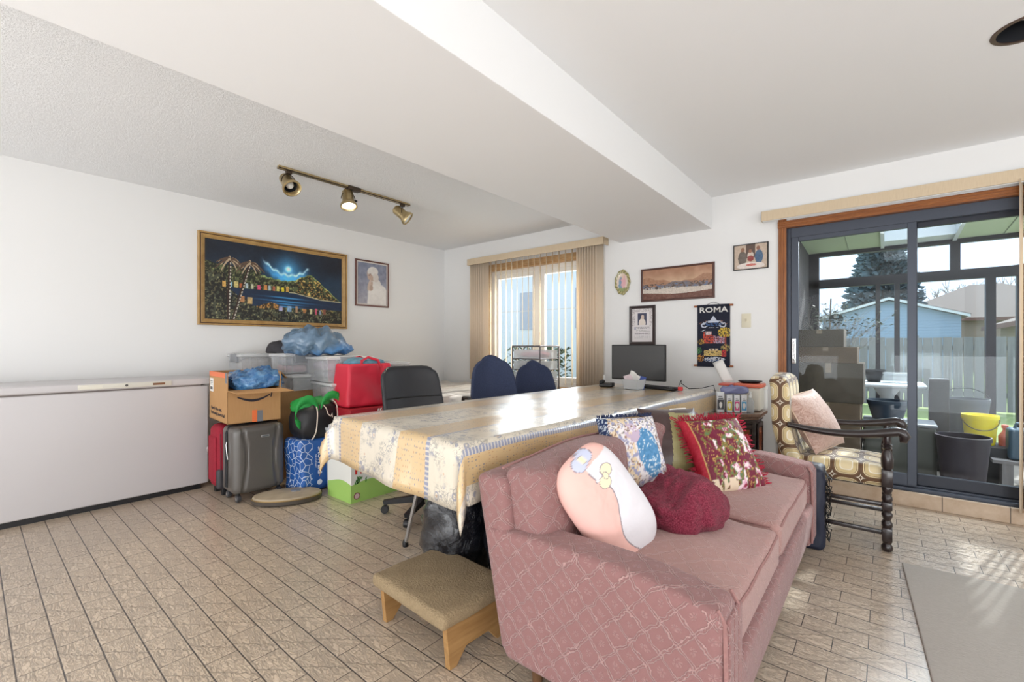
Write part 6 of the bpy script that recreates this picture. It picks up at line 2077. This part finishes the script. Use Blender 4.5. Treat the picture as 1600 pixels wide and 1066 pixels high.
# brown and green cushion
M_satin = mat('brown_satin', srgb(66,44,42), .35, var=.2, vscale=5, sheen=.3)
M_olive = NT('olive_satin'); f = M_olive.noise(M_olive.coord(scale=(1,1,30)), 6, 3); M_olive.base(M_olive.mix(f, srgb(160,152,104), srgb(140,132,88))); M_olive.set(Roughness=.42); M_olive.bump(f,.3,.002); M_olive = M_olive.m
g = cushion(.33,.34,.11,60,seed=6,wr=.003)
# colour by panel: brown at the outer left, then olive, then a pale satin edge
u_ = Vector((.60,.80,-.03)); v_ = Vector((-.42,.28,.86))
R = orient(u_, v_)
nf = len(g.F)
xs = [sum(g.V[i][0] for i in f)/4 for f in g.F]; zs_ = [sum(g.V[i][2] for i in f)/4 for f in g.F]
g.M = [0 if (x < -.045+.2*z or z > .13) else 1 for x, z in zip(xs, zs_)]
t = thing('throw_pillow', 'brown and olive satin cushion behind the fringed one', 'cushion', (-.80,2.235,.630)); t.rotation_euler = R.to_euler()
build('cover', g, [M_satin, M_olive], t, 75)
g = G().tube([(.0,-.030,.15),(.05,-.028,.155),(.10,-.02,.16)], .003, 6); build('satin_stripe', g, M_paper, t)
# maroon flower cushion with fringe
def maroon(U, V, s_):
    n = vnoise(U, V, 22, 22, 14, 3); n2 = vnoise(U, V, 50, 50, 19, 2); n3 = vnoise(U, V, 9, 9, 12, 3)
    img = C(112,26,52)+(n2-.5)[...,None]*24
    leaf = (abs(n3-.5)<.035); img = np.where(leaf[...,None], C(120,110,56), img)
    gold = (abs(n-.55)<.02)&(n3<.52); img = np.where(gold[...,None], C(190,150,84), img)
    bl = (n3>.58)&(U>.30); img = np.where(bl[...,None], C(226,176,196), img); img = np.where((bl&(n>.52))[...,None], C(240,222,222), img); img = np.where((bl&(n<.38))[...,None], C(150,40,70), img)
    img = np.where(((n3>.53)&(n3<.58)&(U>.25))[...,None], C(96,120,78), img)
    ed = U<.10; img = np.where(ed[...,None], C(168,26,48)+(n2-.5)[...,None]*40, img)
    img = np.where((abs(U-.105)<.008)[...,None], C(196,160,100), img)
    cr = (U+ (1-V) > .0)&(V<.16)&(U<.5)&(U>.12); img = np.where((cr&(n>.35))[...,None], C(226,206,180), img)
    return img
M_print2 = vcol('tapestry_print', .55, .2, 500, spec=.4)
u_ = Vector((.60,.76,.02)); v_ = Vector((-.62,-.02,.70))
R = orient(u_, v_)
t, b = place('throw_pillow', cushion(.33,.37,.13,70,colfn=maroon,seed=8), M_print2, 'maroon flowered cushion with red fringe at the far end of the sofa', (-.595,2.285,.580), R)
M_fringe = mat('crimson_fringe', srgb(176,28,58), .8, var=.3, vscale=200)
g = G(); r_ = random.Random(14)
for k in range(90):
    u = -1+2*k/89
    for (a, b_) in ((u*.165, -.178), (u*.165, .178), (-.160, u*.18), (.160, u*.18)):
        if abs(a) > abs(b_) and r_.random() < .3: continue
        dx_ = (1 if a > 0 else -1)*(.03 if abs(a) >= .16 else .0)+r_.uniform(-.008,.008); dz_ = (1 if b_ > 0 else -1)*(.03 if abs(b_) >= .178 else 0)+r_.uniform(-.008,.008)
        g.tube([(a, 0, b_), (a+dx_*.5, r_.uniform(-.008,.008), b_+dz_*.5), (a+dx_, r_.uniform(-.014,.014), b_+dz_)], .0022, 3)
build('fringe', g, M_fringe, t, None)
# chair cushion
def damask():
    n = NT('dusty_rose_damask'); f = n.noise(n.coord('UV'), 26, 4, .6, 2.5)
    k = n.ramp(n.math('ABSOLUTE', n.math('SUBTRACT', f, .5)), [(.0,(1,1,1)),(.05,(0,0,0))])
    n.base(n.mix(k, srgb(198,166,152), srgb(166,124,108))); n.set(Roughness=.6); n.b.inputs['Sheen Weight'].default_value = .4; n.bump(k, .4, .003); return n.m
M_dam = damask()
u_ = Vector((.35,.93,.10)); v_ = Vector((-.42,.16,.88))
R = orient(u_, v_)
t, b = place('throw_pillow', cushion(.34,.37,.15,30,seed=12), M_dam, 'dusty rose damask cushion propped on the armchair', (-.335,3.36,.635), R)
P = [(math.copysign(abs(math.cos(a))**.3, math.cos(a))*.163, 0, math.copysign(abs(math.sin(a))**.3, math.sin(a))*.178) for a in [2*PI*k/48 for k in range(48)]]
build('corded_edge', G().tube(P, .004, 6, closed=True), mat('tan_cord', srgb(206,180,158), .7), t)
# maroon fleece throw
def fleece():
    n = NT('maroon_fleece'); v = n.coord(); f = n.noise(v, 210, 5, .75); f2 = n.noise(v, 90, 3)
    n.base(n.mix(n.ramp(f, [(.4,(0,0,0)),(.65,(1,1,1))]), srgb(104,24,44), srgb(164,70,90))); n.set(Roughness=1)
    n.b.inputs['Sheen Weight'].default_value = .12; n.b.inputs['Specular IOR Level'].default_value = .1
    n.bump(n.math('ADD', f, f2), .9, .006); return n.m
def foldy(x, y, z):
    # broad folds sweeping across the bundle
    f = .009*math.sin(x*20+y*11+z*16) + .006*math.sin(x*36-y*28+1.3)
    k = max(0, z+.06)/.12
    s_ = 1 + f*2.2
    return (x*s_, y*s_, z + f*k*1.2)
t = thing('fleece_throw', 'maroon fleece blanket heaped in the middle of the sofa seat', 'blanket', (-.62,1.79,.487), rot=(0,.0,.35))
build('fleece', blob(.165,.235,.088,(90,56),.82,.045,7,5,-.80,fn=foldy), fleece(), t, 75)
build('pale_lining', blob(.10,.09,.012,(30,10),.8,.01,10,3,-.8,fn=lambda x,y,z:(x+.0,y-.17,z-.052)), mat('pink_lining', srgb(226,176,170), .9), t, 70)

# ============================================================ ON THE TABLES
TZ = .760
t = thing('monitor', 'black flat computer monitor on the far end of the long table', 'monitor', (-1.60, 3.60, TZ), math.radians(-4))
b = build('housing', G().rbox(-.245,.245,-.012,.018,.045,.345,.006,2), M_bplast, t)
build('screen', G().box(-.236,.236,-.0135,-.012,.056,.336), mat('dark_screen', srgb(66,66,66), .25, bump=.02), b, None)
build('stand_neck', G().rbox(-.03,.03,.018,.035,.005,.2,.005,1), M_bplast, t)
build('stand_base', G().lathe([(.11,0),(.11,.008),(.02,.014),(0,.014)], seg=28, sy=.8), M_bplast, t)
M_frost = clear_plastic('frosted_basket', (.8,.82,.84), .7, (.70,.71,.72), .3)
t = thing('paper_basket', 'small grey plastic basket full of papers in front of the monitor', 'basket', (-1.50, 3.30, TZ), -.2)
g = G(); 
for a,b_,c,d_ in ((-.075,.075,-.055,-.052),(-.075,.075,.052,.055),(-.075,-.072,-.055,.055),(.072,.075,-.055,.055)): g.box(a,b_,c,d_,0,.075)
g.box(-.075,.075,-.055,.055,0,.003)
g.warp(lambda x,y,z:(x*(.78+2.6*z),y*(.78+2.6*z),z)); build('basket_body', g, M_frost, t, None)
for k, (lb_, c_, dx_, dz_, rr__) in enumerate((('white folded paper leaning in the grey basket, tallest', M_paper, .01, .11, .5), ('pale pink slip of paper in the grey basket', mat('pink_slip', srgb(226,206,210), .8), -.02, .09, -.4), ('blue and white envelope in the grey basket', mat('blue_envelope', srgb(60,80,150), .7), .04, .07, .2))):
    g = G().grid(lambda u,v: (-.045+.09*u, .008*math.sin(u*6+k), -.05+.10*v), 8, 8)
    o = single('paper', g, c_, lb_, 'paper', (-1.50+dx_, 3.30+(k-1)*.016, TZ+dz_*.75), rot=(.35-.2*k, rr__, .3*k), smooth=60); so = o.modifiers.new('th','SOLIDIFY'); so.thickness = .002
t = thing('keyboard', 'black computer keyboard on the far table end beside the basket', 'keyboard', (-1.35, 3.44, TZ), math.radians(-14))
build('housing', G().rbox(-.15,.15,-.05,.05,0,.016,.005,1), M_bplast, t)
g = G()
for i in range(13):
    for j in range(4): g.box(-.142+.022*i,-.142+.022*i+.018,-.042+.022*j,-.042+.022*j+.018,.016,.021)
build('key_block', g, mat('charcoal_key', srgb(44,44,48), .5), t, None)
t = thing('telephone', 'low black telephone under the left side of the monitor', 'telephone', (-1.76, 3.36, TZ), .3)
build('phone_body', G().rbox(-.055,.055,-.06,.06,0,.03,.01,2), M_bplast, t)
build('handset', G().tube([(-.04,-.055,.038),(-.042,0,.046),(-.04,.055,.038)], [.014,.010,.014], 8), M_bplast, t)
single('red_box', G().rbox(-.016,.016,-.010,.010,0,.028,.002,1), M_redp, 'tiny red box beside the keyboard', 'box', (-1.175, 3.40, TZ))
single('cable', G().tube([(-1.36,3.5,TZ+.006),(-1.25,3.56,TZ+.005),(-1.21,3.52,TZ+.07),(-1.19,3.46,TZ+.05),(-1.15,3.52,TZ+.006),(-1.08,3.60,TZ+.01),(-1.0,3.62,TZ+.035),(-.985,3.6,TZ-.01)], .003, 5), M_black, 'loose black cable curling off the far table end', 'cable')

# end table top at z .60
EZ = .602
M_clearb = clear_plastic('clear_pack', (.93,.94,.96), .22, (.86,.88,.94), .1)
def inkbox(label, x, y, c, w_=.042, d_=.045, h_=.125, rz=.0):
    t = thing('ink_box', label, 'box', (x, y, EZ), rz, 'printer ink boxes on the end table')
    build('box_body', G().rbox(-w_/2,w_/2,-d_/2,d_/2,0,h_,.002,1), mat('ink_carton', srgb(226,228,230), .4), t)
    g = G().box(-w_/2+.003,w_/2-.003,-d_/2-.001,-d_/2,h_*.12,h_*.62); p_ = build('printed_panel', g, c, t, None)
    g = G(); g.box(-w_/2+.008,w_/2-.008,-d_/2-.0018,-d_/2-.001,h_*.66,h_*.70); g.box(-w_/2+.008,w_/2-.014,-d_/2-.0018,-d_/2-.001,h_*.76,h_*.79)
    build('printed_lines', g, M_ink, t, None)
    g = G().lathe([(.003,0),(.010,.02),(.010,.04),(.003,.05)], seg=8, mat=Matrix.Translation((0,-d_/2-.001,h_*.2)) @ Matrix.Diagonal((1,.1,.9,1))); build('printed_bottle', g, M_paper, p_, 60)
    return t
rzE = math.radians(28)
ex = [(-.950,3.600),(-.895,3.628),(-.850,3.652),(-.808,3.676)]
for (x, y), c_, nm in zip(ex, (mat('ink_black', srgb(70,70,74), .5), mat('ink_yellow', srgb(222,204,60), .5), mat('ink_magenta', srgb(214,84,140), .5), mat('ink_cyan', srgb(84,160,206), .5)), ('black and white printer ink box, leftmost on the end table', 'yellow fronted printer ink box on the end table', 'pink fronted printer ink box on the end table', 'cyan fronted printer ink box on the end table')):
    inkbox(nm, x, y, c_, .050 if 'leftmost' in nm else .038, .045, .150 if 'leftmost' in nm else .130, rzE)
single('plastic_wrap', blob(.10,.045,.03,(24,12),.8,.03,16,2,-.8), clear_plastic('lilac_wrap', (.7,.72,.86), .6, srgb(150,154,196), .2), 'crumpled lilac plastic wrap on top of the ink boxes', 'wrap', (-.865,3.655,EZ+.162), rzE, smooth=60)
t = thing('hand_sanitizer', 'clear pump bottle in front of the white tub on the end table', 'bottle', (-.765, 3.70, EZ))
build('bottle_body', G().lathe([(.024,0),(.026,.01),(.026,.085),(.012,.105),(.010,.11)], seg=20), clear_plastic('clear_bottle', (.9,.92,.93), .3), t, 40)
build('pump', G().lathe([(.011,.11),(.011,.13),(.006,.132),(.006,.15),(.0,.15)], seg=14).rbox(-.022,.008,-.006,.006,.145,.155,.002,1), M_white, t)
t = thing('white_tub', 'tall cream plastic tub with an orange lid on the end table', 'tub', (-.80, 3.86, EZ))
build('tub_body', G().rbox(-.075,.085,-.075,.075,0,.175,.02,3), mat('cream_plastic', srgb(226,220,206), .4), t)
build('lid', G().rbox(-.10,.095,-.085,.085,.176,.205,.008,2), mat('orange_lid', srgb(226,112,84), .4), t)
t = thing('red_folder', 'flat red box lid lying across the ink boxes', 'box', (-.90, 3.78, EZ+.0), 0)
build('box_body', G().rbox(-.09,.0,-.05,.08,0,.185,.006,1), M_paper, t)
build('lid', G().rbox(-.095,.004,-.055,.085,.186,.202,.004,1), mat('coral_lid', srgb(214,96,80), .4), t)
single('black_tray', G().lathe([(.06,0),(.085,.014),(.085,.018),(.08,.016),(.055,.004),(0,.004)], seg=32, sy=.8), M_bplast, 'shallow black dish lying on the orange lid', 'tray', (-.80, 3.86, EZ+.206))
t = thing('white_jar', 'small white jar at the back of the end table by the armchair', 'jar', (-.665+.0, 3.99, EZ))
t.location = (-.735, 4.01, EZ)
build('jar_body', G().lathe([(.028,0),(.03,.01),(.03,.14),(.024,.15)], seg=18), M_white, t)
build('lid', G().lathe([(.031,.15),(.031,.175),(0,.176)], seg=18), M_paper, t)
g = G().grid(lambda u,v: (-.04+.08*u, -.006*math.sin(u*3), .19*v), 4, 6)
o = single('paper', g, M_paper, 'white sheet of paper standing in front of the towel rod', 'paper', (-.955, 3.85, EZ+.203), rot=(-.25,-.45,.2), smooth=60); so = o.modifiers.new('th','SOLIDIFY'); so.thickness = .0015
